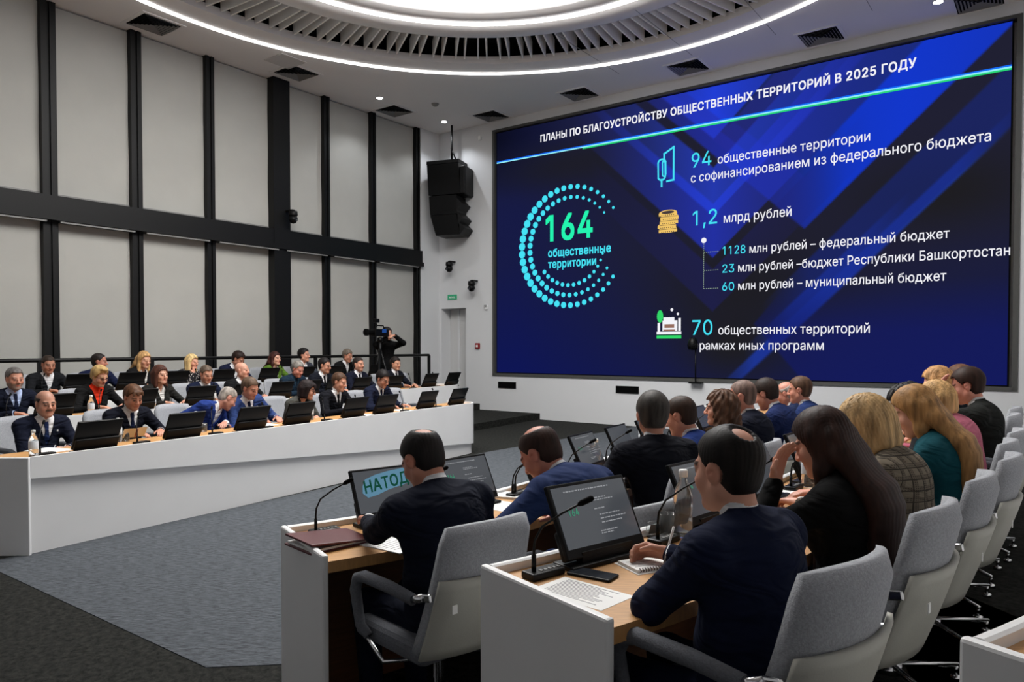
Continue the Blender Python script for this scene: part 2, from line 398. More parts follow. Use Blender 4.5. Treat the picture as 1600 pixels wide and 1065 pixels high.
fq = np.stack([ii, ii+NZ, ii+NZ+1, ii+1], 1)
def fill(me, vs, fq, smooth=True):
    me.vertices.add(len(vs)); me.vertices.foreach_set('co', np.ascontiguousarray(vs, dtype=np.float32).ravel())
    me.loops.add(fq.size); me.loops.foreach_set('vertex_index', np.ascontiguousarray(fq, dtype=np.int32).ravel())
    me.polygons.add(len(fq)); me.polygons.foreach_set('loop_start', np.arange(0, fq.size, 4, dtype=np.int32))
    me.polygons.foreach_set('use_smooth', np.full(len(fq), smooth)); me.update(calc_edges=True); me.validate()
def setcol(me, c):
    at = me.color_attributes.new('Col', 'FLOAT_COLOR', 'POINT')
    at.data.foreach_set('color', np.concatenate([c, np.ones((len(c), 1))], 1).astype(np.float32).ravel())
fill(me, vs, fq); setcol(me, cl_.reshape(-1, 3))
ms = bpy.data.materials.new('slide_light'); ms.use_nodes = True; nt = ms.node_tree; nt.nodes.clear()
at = nt.nodes.new('ShaderNodeAttribute'); at.attribute_name = 'Col'; em = nt.nodes.new('ShaderNodeEmission'); em.inputs[1].default_value = 1.0
ou = nt.nodes.new('ShaderNodeOutputMaterial'); nt.links.new(at.outputs['Color'], em.inputs[0]); nt.links.new(em.outputs[0], ou.inputs[0])
me.materials.append(ms); link('slide_panel', me, scr)
wbox(MB(), A0-.02, A1+.02, .055, .14, Z0-.02, Z1+.02).build('screen_body', M_blkm, scr)
E_w = emis('slide_white', rgb(244, 244, 250), 1.0); E_c = emis('slide_cyan', rgb(70, 226, 246), 1.0); E_g = emis('slide_green', rgb(36, 244, 176), 1.0)
E_y = emis('slide_gold', rgb(240, 196, 104), 1.0); E_bl = emis('slide_line_blue', rgb(20, 110, 250), 1.0); E_gr = emis('slide_line_green', rgb(40, 214, 120), 1.0); E_wc = emis('slide_line_pale', rgb(150, 240, 250), 1.0)
E_dk = emis('slide_dark_line', rgb(70, 60, 60), 1.0); E_gg = emis('slide_leaf_green', rgb(50, 214, 104), 1.0)
def onwall(px, py):
    r = ray(px, py)[:2]; t, a = np.linalg.solve(np.array([[r[0], -V[0]], [r[1], -V[1]]]), K); return a, EYE+t*ray(px, py)[2]
GLYPHS = json.loads(r"""{" ":[188],",":[188,[38,-119,68,71,137,71,84,-119]],"0":[453,[227,-7,191,-3,158,7,130,24,105,48,85,77,69,113,57,155,50,202,48,254,50,306,57,353,69,395,85,431,106,461,130,484,159,502,191,512,227,516,262,512,295,502,323,484,348,461,368,431,384,395,396,353,403,306,405,254,403,202,396,155,384,113,368,77,348,48,323,24,295,7,263,-3],[227,50,250,52,271,60,290,74,306,92,320,116,330,144,338,176,342,213,344,254,342,295,338,332,330,365,320,393,306,416,290,435,271,449,250,457,227,460,203,457,182,449,163,435,147,416,134,393,123,365,115,332,111,295,109,254,111,213,115,176,123,144,134,116,147,92,163,74,182,60,203,52]],"1":[453,[276,509,276,0,212,0,212,448,209,448,86,358,86,427,198,509]],"2":[453,[64,0,64,47,234,229,252,248,268,266,282,282,294,298,303,312,311,327,316,341,319,356,320,371,319,389,315,405,308,419,298,431,287,441,273,449,258,455,241,458,224,460,205,458,188,454,172,447,159,438,148,427,139,413,132,398,128,381,127,362,66,362,68,391,75,418,86,442,102,464,121,482,143,496,168,507,196,513,225,516,254,513,281,507,306,497,328,482,346,465,361,445,372,423,379,398,381,372,380,354,377,336,371,318,363,299,351,280,336,259,317,235,294,209,267,180,153,60,153,57,389,57,389,0]],"3":[453,[218,-7,188,-5,159,1,133,10,108,22,88,38,70,57,57,79,48,104,44,132,109,132,112,115,118,100,126,87,137,76,150,66,165,59,182,54,200,51,219,50,239,51,258,55,275,61,291,69,304,80,315,93,323,108,328,125,329,145,328,163,323,180,316,196,306,211,292,223,275,234,254,241,229,246,201,248,157,248,157,299,288,448,288,452,70,452,70,509,372,509,372,461,211,278,211,289,247,290,279,286,308,276,333,262,354,244,371,222,383,198,391,173,393,145,390,116,383,90,370,66,354,45,333,27,309,12,281,2,251,-5]],"4":[453,[40,105,40,158,247,509,311,509,109,166,109,163,413,163,413,105],[282,0,282,121,282,146,282,318,343,318,343,0]],"5":[453,[221,-7,192,-5,165,1,140,11,118,25,99,41,83,60,71,82,63,105,60,130,122,130,125,115,130,102,138,89,148,78,160,68,173,60,188,54,204,51,221,50,241,51,259,56,276,64,291,75,304,89,314,104,322,122,326,141,328,162,326,183,321,203,314,221,303,237,290,251,275,262,257,270,238,275,218,277,201,276,184,273,167,268,152,262,139,255,128,246,67,253,96,509,366,509,366,452,151,452,134,301,136,301,148,311,162,318,178,325,194,330,212,333,229,334,252,332,274,328,294,321,313,311,330,299,345,285,358,269,370,251,379,231,386,210,390,187,391,163,388,132,381,102,369,76,352,52,332,32,309,15,282,3,253,-4]],"6":[453,[226,-7,196,-4,168,3,142,15,119,31,100,51,84,74,73,101,66,130,64,162,65,187,71,212,80,239,93,268,112,302,137,340,252,509,322,509,151,261,145,261,151,270,157,279,165,288,174,295,184,302,196,307,208,311,221,313,235,314,265,312,291,305,316,295,337,280,355,262,370,240,380,215,387,187,389,157,387,127,379,98,368,73,352,50,333,30,310,14,284,3,257,-4],[226,48,245,50,263,55,279,63,293,73,304,86,314,101,322,119,326,137,327,157,326,178,322,196,314,213,304,228,293,241,279,251,263,259,245,264,226,265,207,264,190,259,174,252,160,241,148,229,138,214,131,197,126,179,125,158,126,138,131,119,138,102,148,86,160,73,174,63,190,55,207,50]],"7":[453,[97,0,323,448,323,452,62,452,62,509,391,509,391,449,165,0]],"8":[453,[226,-7,193,-5,163,1,136,11,111,25,91,42,74,62,62,84,54,109,52,135,53,156,58,176,65,195,75,212,87,228,101,241,117,252,134,260,153,265,153,267,129,276,109,289,93,308,80,330,73,354,70,380,73,405,79,429,90,450,106,469,124,485,146,498,170,508,197,514,226,516,255,514,282,508,306,498,328,485,346,469,361,450,373,429,379,405,382,380,379,354,372,330,359,308,343,289,323,276,300,267,300,265,319,260,335,252,351,241,365,228,377,212,387,195,395,176,399,156,401,135,398,109,391,84,378,62,362,42,341,25,317,11,289,1,259,-5],[226,49,248,50,267,54,285,60,300,69,313,79,323,91,331,106,335,121,337,139,335,157,330,173,322,189,312,202,298,213,283,223,265,230,247,234,226,235,206,234,187,230,169,223,154,213,140,202,130,189,122,173,117,157,115,139,117,121,121,106,129,91,139,79,152,69,167,60,185,54,205,50],[226,290,244,291,260,294,274,300,287,308,298,318,307,330,314,344,318,359,319,376,318,392,314,407,308,420,299,432,288,442,275,449,260,455,244,459,226,460,208,459,192,455,177,449,164,442,153,432,145,420,138,407,134,392,133,376,134,359,138,344,145,330,154,318,165,308,178,300,193,294,209,291]],"9":[453,[226,516,256,513,285,506,310,494,333,478,352,458,368,434,380,408,387,378,389,347,387,322,382,296,373,270,359,240,340,207,315,168,200,0,130,0,301,248,307,248,302,238,295,229,287,221,278,214,268,207,257,202,245,198,232,195,218,195,188,197,161,203,137,214,116,229,98,247,83,269,72,294,66,321,64,352,66,382,73,411,85,436,101,459,120,479,143,494,168,506,196,513],[226,460,207,459,190,454,174,446,160,435,148,423,138,407,131,390,127,372,125,352,127,331,131,313,138,295,148,280,160,268,174,257,190,250,207,245,226,243,245,245,263,249,279,257,293,267,305,280,314,295,322,312,326,330,327,350,326,371,322,390,314,407,305,422,293,435,279,446,263,454,245,459]],"А":[480,[16,0,201,509,276,509,463,0,395,0,287,302,280,323,272,346,264,372,255,402,244,438,232,478,245,478,233,437,222,402,213,371,204,345,197,322,191,302,85,0],[110,142,110,199,370,199,370,142]],"Б":[449,[60,0,60,509,364,509,364,452,125,452,125,295,242,295,275,293,305,288,332,278,355,264,374,248,390,228,402,205,408,179,411,151,408,121,402,95,390,71,375,50,355,32,332,18,305,8,275,2,242,0],[125,56,240,56,272,59,298,67,320,81,335,100,344,123,347,151,344,177,335,199,320,216,298,229,272,236,240,239,125,239]],"В":[456,[60,0,60,509,241,509,274,507,304,501,329,491,350,477,367,461,381,442,390,421,396,398,398,374,397,353,393,336,387,320,378,307,368,295,356,286,343,278,329,272,315,267,315,262,331,260,347,254,363,245,378,234,391,220,402,203,411,184,416,161,418,136,416,111,410,88,400,67,386,48,368,31,344,18,317,8,284,2,247,0],[125,57,245,57,281,60,309,67,330,80,344,96,353,115,355,137,354,153,350,169,342,184,333,197,320,209,306,218,289,225,269,229,248,231,125,231],[125,285,238,285,256,287,273,290,288,296,302,304,314,314,323,326,330,340,335,355,336,372,333,393,326,412,313,429,294,442,270,449,240,452,125,452]],"Г":[401,[370,509,370,452,125,452,125,0,60,0,60,509]],"Д":[569,[32,-109,32,57,73,57,81,65,89,75,97,86,104,99,111,114,117,132,123,151,128,174,133,199,138,227,142,259,145,294,162,509,480,509,480,57,537,57,537,-109,475,-109,475,0,94,0,94,-109],[147,57,416,57,416,452,221,452,208,294,205,259,201,226,196,194,190,164,184,136,176,111,168,90,158,71]],"Е":[419,[60,0,60,509,372,509,372,452,125,452,125,286,355,286,355,229,125,229,125,57,375,57,375,0]],"И":[523,[463,0,398,0,398,291,399,328,402,384,404,454,416,452,376,381,365,363,355,346,346,331,338,317,330,303,321,290,137,0,60,0,60,509,125,509,125,195,124,157,124,142,123,126,123,108,122,90,120,72,118,54,110,55,119,73,127,90,136,107,145,122,153,137,161,151,180,183,388,509,463,509]],"Й":[523,[463,0,398,0,398,291,399,328,402,384,404,454,416,452,376,381,365,363,355,346,346,331,338,317,330,303,321,290,137,0,60,0,60,509,125,509,125,195,124,157,124,142,123,126,123,108,122,90,120,72,118,54,110,55,119,73,127,90,136,107,145,122,153,137,161,151,180,183,388,509,463,509],[262,562,244,564,228,568,212,575,199,585,187,596,177,610,169,625,165,641,164,659,208,659,210,644,215,631,223,621,235,612,247,607,262,606,277,607,290,612,301,621,309,631,314,644,316,659,361,659,360,641,355,625,348,610,338,597,326,585,313,575,297,568,280,564]],"Л":[520,[32,0,32,57,45,57,60,58,73,61,84,66,93,75,100,87,107,103,112,123,116,149,119,181,146,509,460,509,460,0,395,0,395,452,205,452,182,175,179,147,175,121,170,97,164,76,157,58,147,42,137,29,124,19,109,10,92,5,73,1,51,0]],"Н":[517,[60,0,60,509,125,509,125,289,392,289,392,509,457,509,457,0,392,0,392,232,125,232,125,0]],"О":[533,[267,-7,225,-3,186,7,150,25,119,49,92,79,70,115,53,157,44,203,40,254,44,305,53,352,70,393,92,429,119,459,150,484,186,501,225,512,267,516,309,512,348,501,384,484,415,459,442,429,464,393,480,352,490,305,493,254,490,203,480,157,464,115,442,79,415,49,384,25,348,7,309,-3],[267,53,296,55,324,63,349,76,372,94,392,116,408,144,420,176,428,213,430,254,428,295,420,332,408,365,392,392,372,415,349,433,324,446,296,453,267,456,237,453,210,445,184,433,161,415,142,392,125,364,113,332,106,295,103,254,106,213,113,176,125,144,142,117,161,94,184,76,210,63,237,55]],"П":[517,[457,509,457,0,392,0,392,452,125,452,125,0,60,0,60,509]],"Р":[445,[60,0,60,509,235,509,272,506,305,499,332,487,356,471,375,452,390,430,400,404,407,377,409,348,407,318,400,291,390,265,375,243,356,223,332,207,305,195,272,188,235,186,109,186,109,242,233,242,257,244,279,248,297,256,312,266,324,279,333,294,339,310,343,328,344,348,343,367,339,385,333,402,324,416,312,428,297,439,279,446,257,451,232,452,125,452,125,0]],"С":[510,[267,-7,225,-3,186,7,150,25,119,49,92,79,70,115,53,157,44,203,40,254,44,305,53,352,70,393,92,429,119,459,150,484,186,501,225,512,267,516,293,514,317,511,340,504,362,496,383,485,402,471,419,456,435,438,448,418,459,397,467,373,473,348,408,348,404,365,397,380,389,395,380,407,369,418,357,428,344,437,330,444,315,449,300,453,284,455,267,456,237,453,209,445,184,432,161,414,141,391,125,364,113,332,106,295,103,254,106,213,113,177,125,145,141,117,161,94,184,76,210,63,237,56,267,53,284,54,300,56,315,60,330,65,344,72,357,81,369,90,380,102,389,114,397,128,404,144,408,160,473,160,467,135,459,112,448,91,435,71,420,53,402,38,383,24,363,13,341,5,317,-2,293,-6]],"Т":[449,[32,452,32,509,417,509,417,452,257,452,257,0,193,0,193,452]],"У":[437,[87,0,87,57,122,57,138,58,151,61,163,65,172,72,180,81,185,92,195,116,16,509,87,509,154,357,165,331,176,306,185,282,193,260,201,237,209,215,216,193,224,171,232,149,214,149,248,245,260,279,274,317,290,357,351,509,420,509,244,84,237,68,229,54,220,40,210,29,198,19,184,11,166,5,145,1,121,0]],"Х":[474,[18,0,217,284,217,236,29,509,104,509,178,400,188,386,196,373,204,361,211,350,217,340,223,329,230,318,236,305,243,292,232,292,252,329,258,339,265,350,272,361,298,400,374,509,446,509,259,239,259,287,456,0,382,0,292,129,268,165,262,175,256,185,250,195,244,206,237,218,230,231,244,231,238,219,231,207,225,196,219,186,213,176,206,166,182,129,91,0]],"Щ":[676,[60,509,125,509,125,57,301,57,301,509,365,509,365,57,542,57,542,509,606,509,606,0,60,0],[595,-109,595,0,569,0,569,56,656,56,656,-109]],"Ы":[612,[108,308,246,308,280,306,310,299,337,289,361,275,381,258,397,237,408,213,415,186,418,157,415,126,408,98,397,73,381,52,361,34,337,19,310,8,280,2,246,0,60,0,60,509,125,509,125,56,246,56,277,59,303,68,325,83,341,104,350,128,354,157,352,176,348,192,340,207,330,220,318,231,303,240,286,246,267,250,246,251,108,251],[552,509,552,0,487,0,487,509]],"Ь":[452,[108,308,246,308,280,306,310,299,337,289,361,275,381,258,397,237,408,213,415,186,418,157,415,126,408,98,397,73,381,52,361,34,337,19,310,8,280,2,246,0,60,0,60,509,125,509,125,56,246,56,277,59,303,68,325,83,341,104,350,128,354,157,352,176,348,192,340,207,330,220,318,231,303,240,286,246,267,250,246,251,108,251]],"а":[389,[160,-9,137,-7,115,-3,94,5,76,15,60,29,48,45,38,63,32,84,30,108,32,128,36,146,43,161,53,174,64,184,78,193,92,200,108,206,125,211,143,214,161,217,178,220,234,227,247,229,257,231,265,235,271,240,274,246,276,255,276,257,275,272,272,285,267,297,260,307,251,315,240,322,227,327,212,330,196,331,178,330,163,327,149,322,137,316,127,309,118,301,110,292,104,283,100,274,41,291,51,313,64,331,79,346,95,358,114,368,133,375,153,380,173,383,194,384,208,384,223,382,239,379,255,375,271,369,286,360,300,350,312,336,322,320,330,301,335,278,337,251,337,0,277,0,277,52,272,52,267,43,260,34,252,25,242,16,229,8,215,1,199,-4,181,-7],[170,45,192,47,211,51,228,59,242,68,254,80,263,93,270,108,274,122,276,138,276,190,272,187,267,184,259,182,251,180,241,178,231,176,200,171,175,168,161,166,147,163,134,159,122,153,112,147,103,139,97,130,93,118,92,105,93,93,96,82,102,72,109,64,119,57,130,52,142,48,156,46]],"б":[411,[208,-8,176,-6,147,2,119,15,95,33,74,55,57,82,44,113,37,147,34,185,34,198,35,236,37,270,41,301,46,329,54,354,62,376,73,395,86,412,101,426,118,438,137,448,159,455,183,461,209,465,238,468,252,470,264,472,273,475,281,478,286,483,290,488,292,494,293,501,294,509,349,509,347,491,344,475,338,461,330,449,318,439,304,431,286,424,264,420,238,417,206,414,178,408,155,401,135,390,119,375,107,356,97,332,90,302,85,266,94,283,105,299,118,314,132,328,149,340,167,350,187,357,207,362,229,363,256,361,281,353,304,339,325,322,343,300,357,274,368,246,375,215,377,181,375,147,368,114,355,84,339,58,319,35,295,17,268,3,239,-5],[208,46,230,48,249,53,266,62,281,74,293,89,303,108,310,129,315,152,316,178,315,204,311,228,304,249,294,267,282,282,268,294,251,303,232,308,211,310,189,308,169,302,151,293,135,280,121,264,110,245,102,224,97,201,96,175,97,151,102,129,109,109,119,90,132,75,148,62,166,53,186,48]],"в":[392,[53,0,53,379,208,379,247,376,280,367,307,352,327,331,339,307,343,278,341,258,335,240,324,226,309,214,291,205,270,199,284,196,298,191,312,185,325,176,336,165,345,152,352,138,357,121,358,102,356,84,351,66,343,50,331,35,317,23,300,13,280,6,257,1,232,0],[111,56,232,56,251,57,266,62,279,70,288,80,293,93,295,108,293,125,288,141,279,153,266,162,251,167,232,169,111,169],[111,220,209,220,230,222,248,227,263,234,273,245,280,258,282,273,280,288,273,300,262,310,248,318,230,322,208,324,111,324]],"г":[304,[290,379,290,323,114,323,114,0,53,0,53,379]],"д":[427,[13,-110,13,56,44,56,52,65,58,73,65,82,70,93,75,104,79,116,83,130,87,146,90,164,93,184,95,206,98,231,110,379,356,379,356,56,414,56,414,-110,353,-110,353,0,74,0,74,-110],[114,56,295,56,295,323,166,323,157,231,153,193,148,158,143,127,135,99,126,76]],"е":[404,[212,-8,177,-5,145,3,117,16,92,35,72,58,56,85,44,116,37,150,34,187,36,224,44,258,55,290,71,317,91,340,115,359,142,373,172,382,205,384,226,383,246,380,266,374,285,366,303,355,319,341,334,324,347,305,357,282,365,256,370,227,371,194,371,169,75,169,75,221,338,221,310,202,308,226,304,248,298,269,288,286,277,301,263,314,246,323,227,328,205,330,183,328,164,323,146,313,131,301,119,286,109,270,102,251,97,231,96,211,96,178,98,151,102,127,110,106,121,88,135,73,151,61,169,53,190,48,212,46,227,47,241,49,254,53,265,58,276,65,285,73,294,82,300,93,306,105,365,91,358,72,348,55,335,39,320,26,302,14,283,4,261,-3,237,-7]],"ж":[563,[21,0,174,193,23,379,95,379,221,218,252,218,252,379,313,379,313,218,342,218,468,379,541,379,390,193,543,0,469,0,342,162,313,162,313,0,252,0,252,162,223,162,95,0]],"з":[343,[171,-4,146,-3,123,1,101,8,82,17,65,29,51,43,40,59,34,76,31,95,94,95,97,82,105,71,117,61,133,54,151,49,171,47,193,49,211,55,227,65,239,77,246,92,249,109,246,126,239,141,226,154,208,163,187,169,163,171,138,171,138,217,163,217,183,219,201,224,217,233,229,245,236,259,238,276,236,292,230,306,220,318,207,327,191,332,173,334,154,332,137,327,122,319,109,309,102,296,99,281,40,281,42,301,48,319,59,335,72,349,88,361,107,371,128,378,150,382,173,384,197,382,220,377,239,370,257,359,271,346,283,332,291,315,296,298,298,279,296,258,289,240,277,224,262,212,245,203,225,197,225,194,252,188,273,178,291,164,303,147,310,127,313,104,311,84,305,66,294,48,281,33,264,20,244,10,222,2,198,-3]],"и":[411,[358,0,296,0,296,274,293,274,111,0,53,0,53,379,114,379,114,104,118,104,300,379,358,379]],"й":[411,[358,0,296,0,296,274,293,274,111,0,53,0,53,379,114,379,114,104,118,104,300,379,358,379],[205,433,187,434,171,439,155,446,142,455,130,467,120,481,112,496,108,512,107,529,151,529,153,515,158,502,166,491,177,483,190,478,205,476,220,478,233,483,244,491,252,502,257,515,259,529,304,529,303,512,298,496,291,481,281,467,269,456,256,446,240,439,223,434]],"к":[376,[53,0,53,379,114,379,114,215,152,215,288,379,366,379,213,196,368,0,290,0,167,159,114,159,114,0]],"л":[400,[6,0,6,56,20,56,31,57,40,59,48,63,56,68,62,76,67,86,71,98,75,114,78,133,80,155,82,181,84,211,91,379,348,379,348,0,286,0,286,323,149,323,143,189,140,150,135,115,129,84,120,58,109,37,94,21,76,9,54,2,27,0]],"м":[535,[53,0,53,379,144,379,232,168,237,156,242,144,246,132,257,100,265,70,273,41,263,41,270,69,278,100,289,132,293,143,298,155,303,168,390,379,482,379,482,0,421,0,421,197,421,237,422,276,422,315,423,354,430,354,425,335,420,317,415,300,410,284,404,268,399,252,392,235,385,217,377,198,294,0,240,0,156,198,148,217,141,235,135,252,129,268,123,284,118,300,113,317,108,335,102,354,111,354,112,318,113,279,113,238,113,197,113,0]],"н":[409,[309,223,309,167,99,167,99,223],[114,379,114,0,53,0,53,379],[356,379,356,0,295,0,295,379]],"о":[415,[207,-8,174,-5,144,3,117,16,93,35,72,58,56,85,44,116,37,150,34,187,37,225,44,260,56,291,72,318,93,341,117,360,144,374,174,382,207,384,241,382,271,374,299,360,323,341,343,318,359,291,371,260,379,225,381,187,379,150,371,116,359,85,343,58,323,35,299,16,271,3,241,-5],[207,46,231,49,252,55,270,66,285,80,298,97,307,117,314,139,318,163,319,187,318,212,314,236,307,258,298,278,285,296,270,310,252,321,231,328,207,330,184,328,163,321,145,310,130,296,118,278,108,258,102,236,98,212,96,187,98,163,102,139,108,117,118,97,130,80,145,66,163,55,184,49]],"п":[408,[355,379,355,0,294,0,294,323,114,323,114,0,53,0,53,379]],"р":[424,[53,-143,53,379,112,379,112,319,118,319,123,327,130,336,137,346,147,355,158,364,171,373,188,379,207,383,229,384,259,382,287,374,313,361,335,342,354,320,370,293,381,261,388,227,390,189,388,151,381,116,370,84,355,57,336,34,313,16,288,3,260,-6,229,-8,208,-7,189,-3,173,4,159,12,147,21,138,31,130,41,124,50,118,59,114,59,114,-143],[220,47,242,49,262,55,279,66,294,80,306,97,316,117,323,139,327,163,328,189,327,215,323,239,316,261,307,281,295,298,280,311,262,322,243,328,220,330,198,328,178,322,161,312,147,299,134,282,125,263,118,241,114,216,113,189,114,162,118,138,125,115,135,95,147,78,162,65,179,55,198,49]],"с":[396,[207,-8,174,-5,144,3,117,16,93,35,72,58,56,85,44,116,37,150,34,187,37,225,44,260,56,291,72,318,93,341,117,360,144,374,174,382,207,384,226,384,243,381,260,377,276,371,291,364,305,356,318,346,330,335,340,322,349,308,356,293,362,277,303,262,300,272,295,281,290,289,284,297,278,304,270,311,261,316,252,321,242,325,231,328,220,329,207,330,184,328,163,321,145,310,130,296,118,278,108,258,102,236,98,212,96,187,98,163,102,139,108,117,118,97,130,80,145,66,163,55,184,49,207,46,220,47,232,49,243,52,253,55,262,60,271,66,279,73,285,80,292,89,297,98,301,107,304,117,363,102,357,86,350,70,341,56,331,43,319,32,306,21,292,12,277,5,261,-1,244,-5,226,-7]],"т":[325,[132,0,132,325,6,325,6,379,319,379,319,325,193,325,193,0]],"у":[389,[47,-139,61,-86,71,-87,83,-89,94,-90,104,-89,113,-86,122,-81,130,-74,138,-64,145,-51,151,-36,163,-1,17,379,84,379,165,155,173,132,180,109,187,87,193,64,199,42,206,21,184,21,190,42,196,64,202,87,209,110,216,132,224,155,305,379,371,379,204,-58,196,-77,187,-93,177,-107,165,-119,153,-128,139,-136,125,-141,109,-144,91,-145,82,-145,73,-144,65,-143,57,-142,52,-140]],"ф":[477,[208,-8,175,-5,145,3,117,16,93,35,73,58,56,85,44,116,37,150,34,187,37,225,44,260,56,291,73,318,93,341,117,360,145,374,175,382,208,384,269,384,302,382,333,374,360,360,384,341,405,318,421,291,433,260,441,225,443,187,441,150,433,116,421,85,405,58,384,35,360,16,333,3,302,-5,269,-8],[208,43,269,43,293,46,314,52,332,64,347,79,360,96,370,117,377,139,381,163,382,187,381,213,377,237,370,260,360,281,347,299,332,314,314,326,293,333,269,335,208,335,184,333,163,326,145,314,130,299,117,281,108,260,101,237,96,213,95,187,96,163,101,139,108,117,117,96,130,79,145,64,163,52,184,46],[208,-143,208,509,269,509,269,-143]],"х":[379,[21,0,171,218,171,171,29,379,100,379,147,306,159,287,170,270,179,253,188,237,198,221,207,206,175,206,185,221,194,237,202,253,211,270,222,287,233,306,282,379,352,379,209,169,209,214,358,0,287,0,231,85,219,103,209,120,200,136,191,152,182,167,173,182,205,182,195,167,187,152,178,136,170,120,160,103,148,85,91,0]],"ц":[415,[53,0,53,379,114,379,114,56,294,56,294,379,355,379,355,0],[344,-109,344,0,318,0,318,56,405,56,405,-109]],"ш":[572,[53,379,114,379,114,56,255,56,255,379,316,379,316,56,458,56,458,379,519,379,519,0,53,0]],"щ":[582,[53,379,114,379,114,56,255,56,255,379,316,379,316,56,458,56,458,379,519,379,519,0,53,0],[508,-109,508,0,482,0,482,56,569,56,569,-109]],"ы":[511,[104,244,214,244,243,242,268,237,290,228,309,217,325,202,337,186,346,167,352,146,353,123,352,101,346,80,337,61,325,43,309,29,290,16,268,7,243,2,214,0,53,0,53,379,114,379,114,56,214,56,235,58,254,64,270,74,282,87,289,103,292,121,289,139,282,155,270,169,254,179,235,185,214,187,104,187],[397,0,397,379,458,379,458,0]],"ь":[388,[104,244,214,244,243,242,268,237,290,228,309,217,325,202,337,186,346,167,352,146,353,123,352,101,346,80,337,61,325,43,309,29,290,16,268,7,243,2,214,0,53,0,53,379,114,379,114,56,214,56,235,58,254,64,270,74,282,87,289,103,292,121,289,139,282,155,270,169,254,179,235,185,214,187,104,187]],"ю":[585,[53,0,53,379,111,379,111,0],[97,162,97,217,235,217,235,162],[377,-8,344,-5,313,3,286,16,262,35,242,58,226,85,213,116,206,150,204,187,206,225,213,260,226,291,242,318,262,341,286,360,313,374,344,382,377,384,410,382,440,374,468,360,492,341,512,318,529,291,541,260,548,225,550,187,548,150,541,116,529,85,512,58,492,35,468,16,440,3,410,-5],[377,46,401,49,422,55,440,66,455,80,467,97,477,117,483,139,487,163,489,187,487,212,483,236,477,258,467,278,455,296,440,310,422,321,401,328,377,330,353,328,333,321,315,310,300,296,287,278,278,258,271,236,267,212,266,187,267,163,271,139,278,117,287,97,300,80,315,66,333,55,353,49]],"–":[350,[350,244,350,188,0,188,0,244]]}""")
_GC = {}
def glyph(ch, off):                      # scan-fill of the outlines (non-zero winding), widened by off
    if (ch, off) in _GC: return _GC[ch, off]
    cs = [np.array(c, float).reshape(-1, 2) for c in GLYPHS[ch][1:]]; H = 8.0; rows = []
    if cs:
        A = np.concatenate(cs); B = np.concatenate([np.roll(c, -1, 0) for c in cs]); y0, y1 = A[:, 1].min()-off, A[:, 1].max()+off
        def spans(y):
            m = (A[:, 1] <= y) != (B[:, 1] <= y); a, b = A[m], B[m]; x = a[:, 0]+(b[:, 0]-a[:, 0])*(y-a[:, 1])/(b[:, 1]-a[:, 1]); d = np.where(b[:, 1] > a[:, 1], 1, -1)
            out = []; wn = 0
            for i in np.argsort(x):
                if wn == 0: st = x[i]
                wn += d[i]
                if wn == 0: out.append((st, x[i]))
            return out
        n = int(math.ceil((y1-y0)/H)); h = (y1-y0)/n
        for k in range(n):
            y = y0+h*(k+.5); sp = sorted((a-off, b+off) for q in (y-off, y, y+off) for a, b in spans(q+.01)); mg = []
            for a, b in sp:
                if mg and a <= mg[-1][1]: mg[-1][1] = max(mg[-1][1], b)
                else: mg.append([a, b])
            for a, b in mg:
                for r in rows:
                    if abs(r[3]-(y-h/2)) < 1e-3 and abs(r[0]-a) < 1.5 and abs(r[1]-b) < 1.5: r[3] = y+h/2; break
                else: rows.append([a, b, y-h/2, y+h/2])
    _GC[ch, off] = rows; return rows
def GL(body, bold):                      # lettering: each character laid in a row
    x = 0; vs = []; fs = []; off = 17 if bold else 3
    for ch in body:
        for a, b, c, d in glyph(ch, off):
            n = len(vs); vs += [((x+a)/1000, c/1000), ((x+b)/1000, c/1000), ((x+b)/1000, d/1000), ((x+a)/1000, d/1000)]; fs.append((n, n+1, n+2, n+3))
        x += GLYPHS[ch][0]+off*1.3
    return vs, fs
def text_raw(body, bold):
    vs, fs = GL(body, bold); me = bpy.data.meshes.new('lettering'); me.from_pydata([(a, b, 0) for a, b in vs], [], fs); return me
def text_mesh(body, a0, a1, zb, cap, m, bold=False, y=.044):
    me = text_raw(body, bold); n = len(me.vertices); v = np.zeros(n*3, np.float32); me.vertices.foreach_get('co', v); v = v.reshape(-1, 3)
    x0, x1 = v[:, 0].min(), v[:, 0].max()
    out = np.stack([a0+(v[:, 0]-x0)/(x1-x0)*(a1-a0), np.full(n, y), zb+v[:, 1]*cap/.515], 1)
    me.vertices.foreach_set('co', out.astype(np.float32).ravel()); me.materials.clear(); me.materials.append(m); me.update(); return me
SLIDE = []
def line(body, l, r, capn, m, bold=False, name='slide_text'):
    a0, z0 = onwall(*l); a1, z1 = onwall(*r); zb = (z0+z1)/2
    _, zt = onwall(l[0], l[1]-capn)
    me = text_mesh(body, a0, a1, zb, zt-z0, m, bold); SLIDE.append(me); return link(name, me, scr)
line('ПЛАНЫ ПО БЛАГОУСТРОЙСТВУ ОБЩЕСТВЕННЫХ ТЕРРИТОРИЙ В 2025 ГОДУ', (842.6, 221.6), (1431, 102), 10.8, E_w, True, 'slide_title')
line('94', (1079.2, 261), (1110, 257), 22.5, E_c)
line('общественные территории', (1120, 254.7), (1358.5, 218.9), 14, E_w)
line('с софинансированием из федерального бюджета', (1078, 283.9), (1548.4, 219.4), 14, E_w)
line('1,2', (1081, 351.3), (1119, 349), 22.8, E_c)
line('млрд рублей', (1129.5, 346.8), (1235.5, 337), 14.5, E_w)
line('1128', (1127.8, 396.9), (1163.3, 395.2), 12.8, E_c)
line('млн рублей – федеральный бюджет', (1169.7, 394.4), (1483, 371), 13.5, E_w)
line('23', (1127.2, 425.3), (1145.7, 424.8), 12.8, E_c)
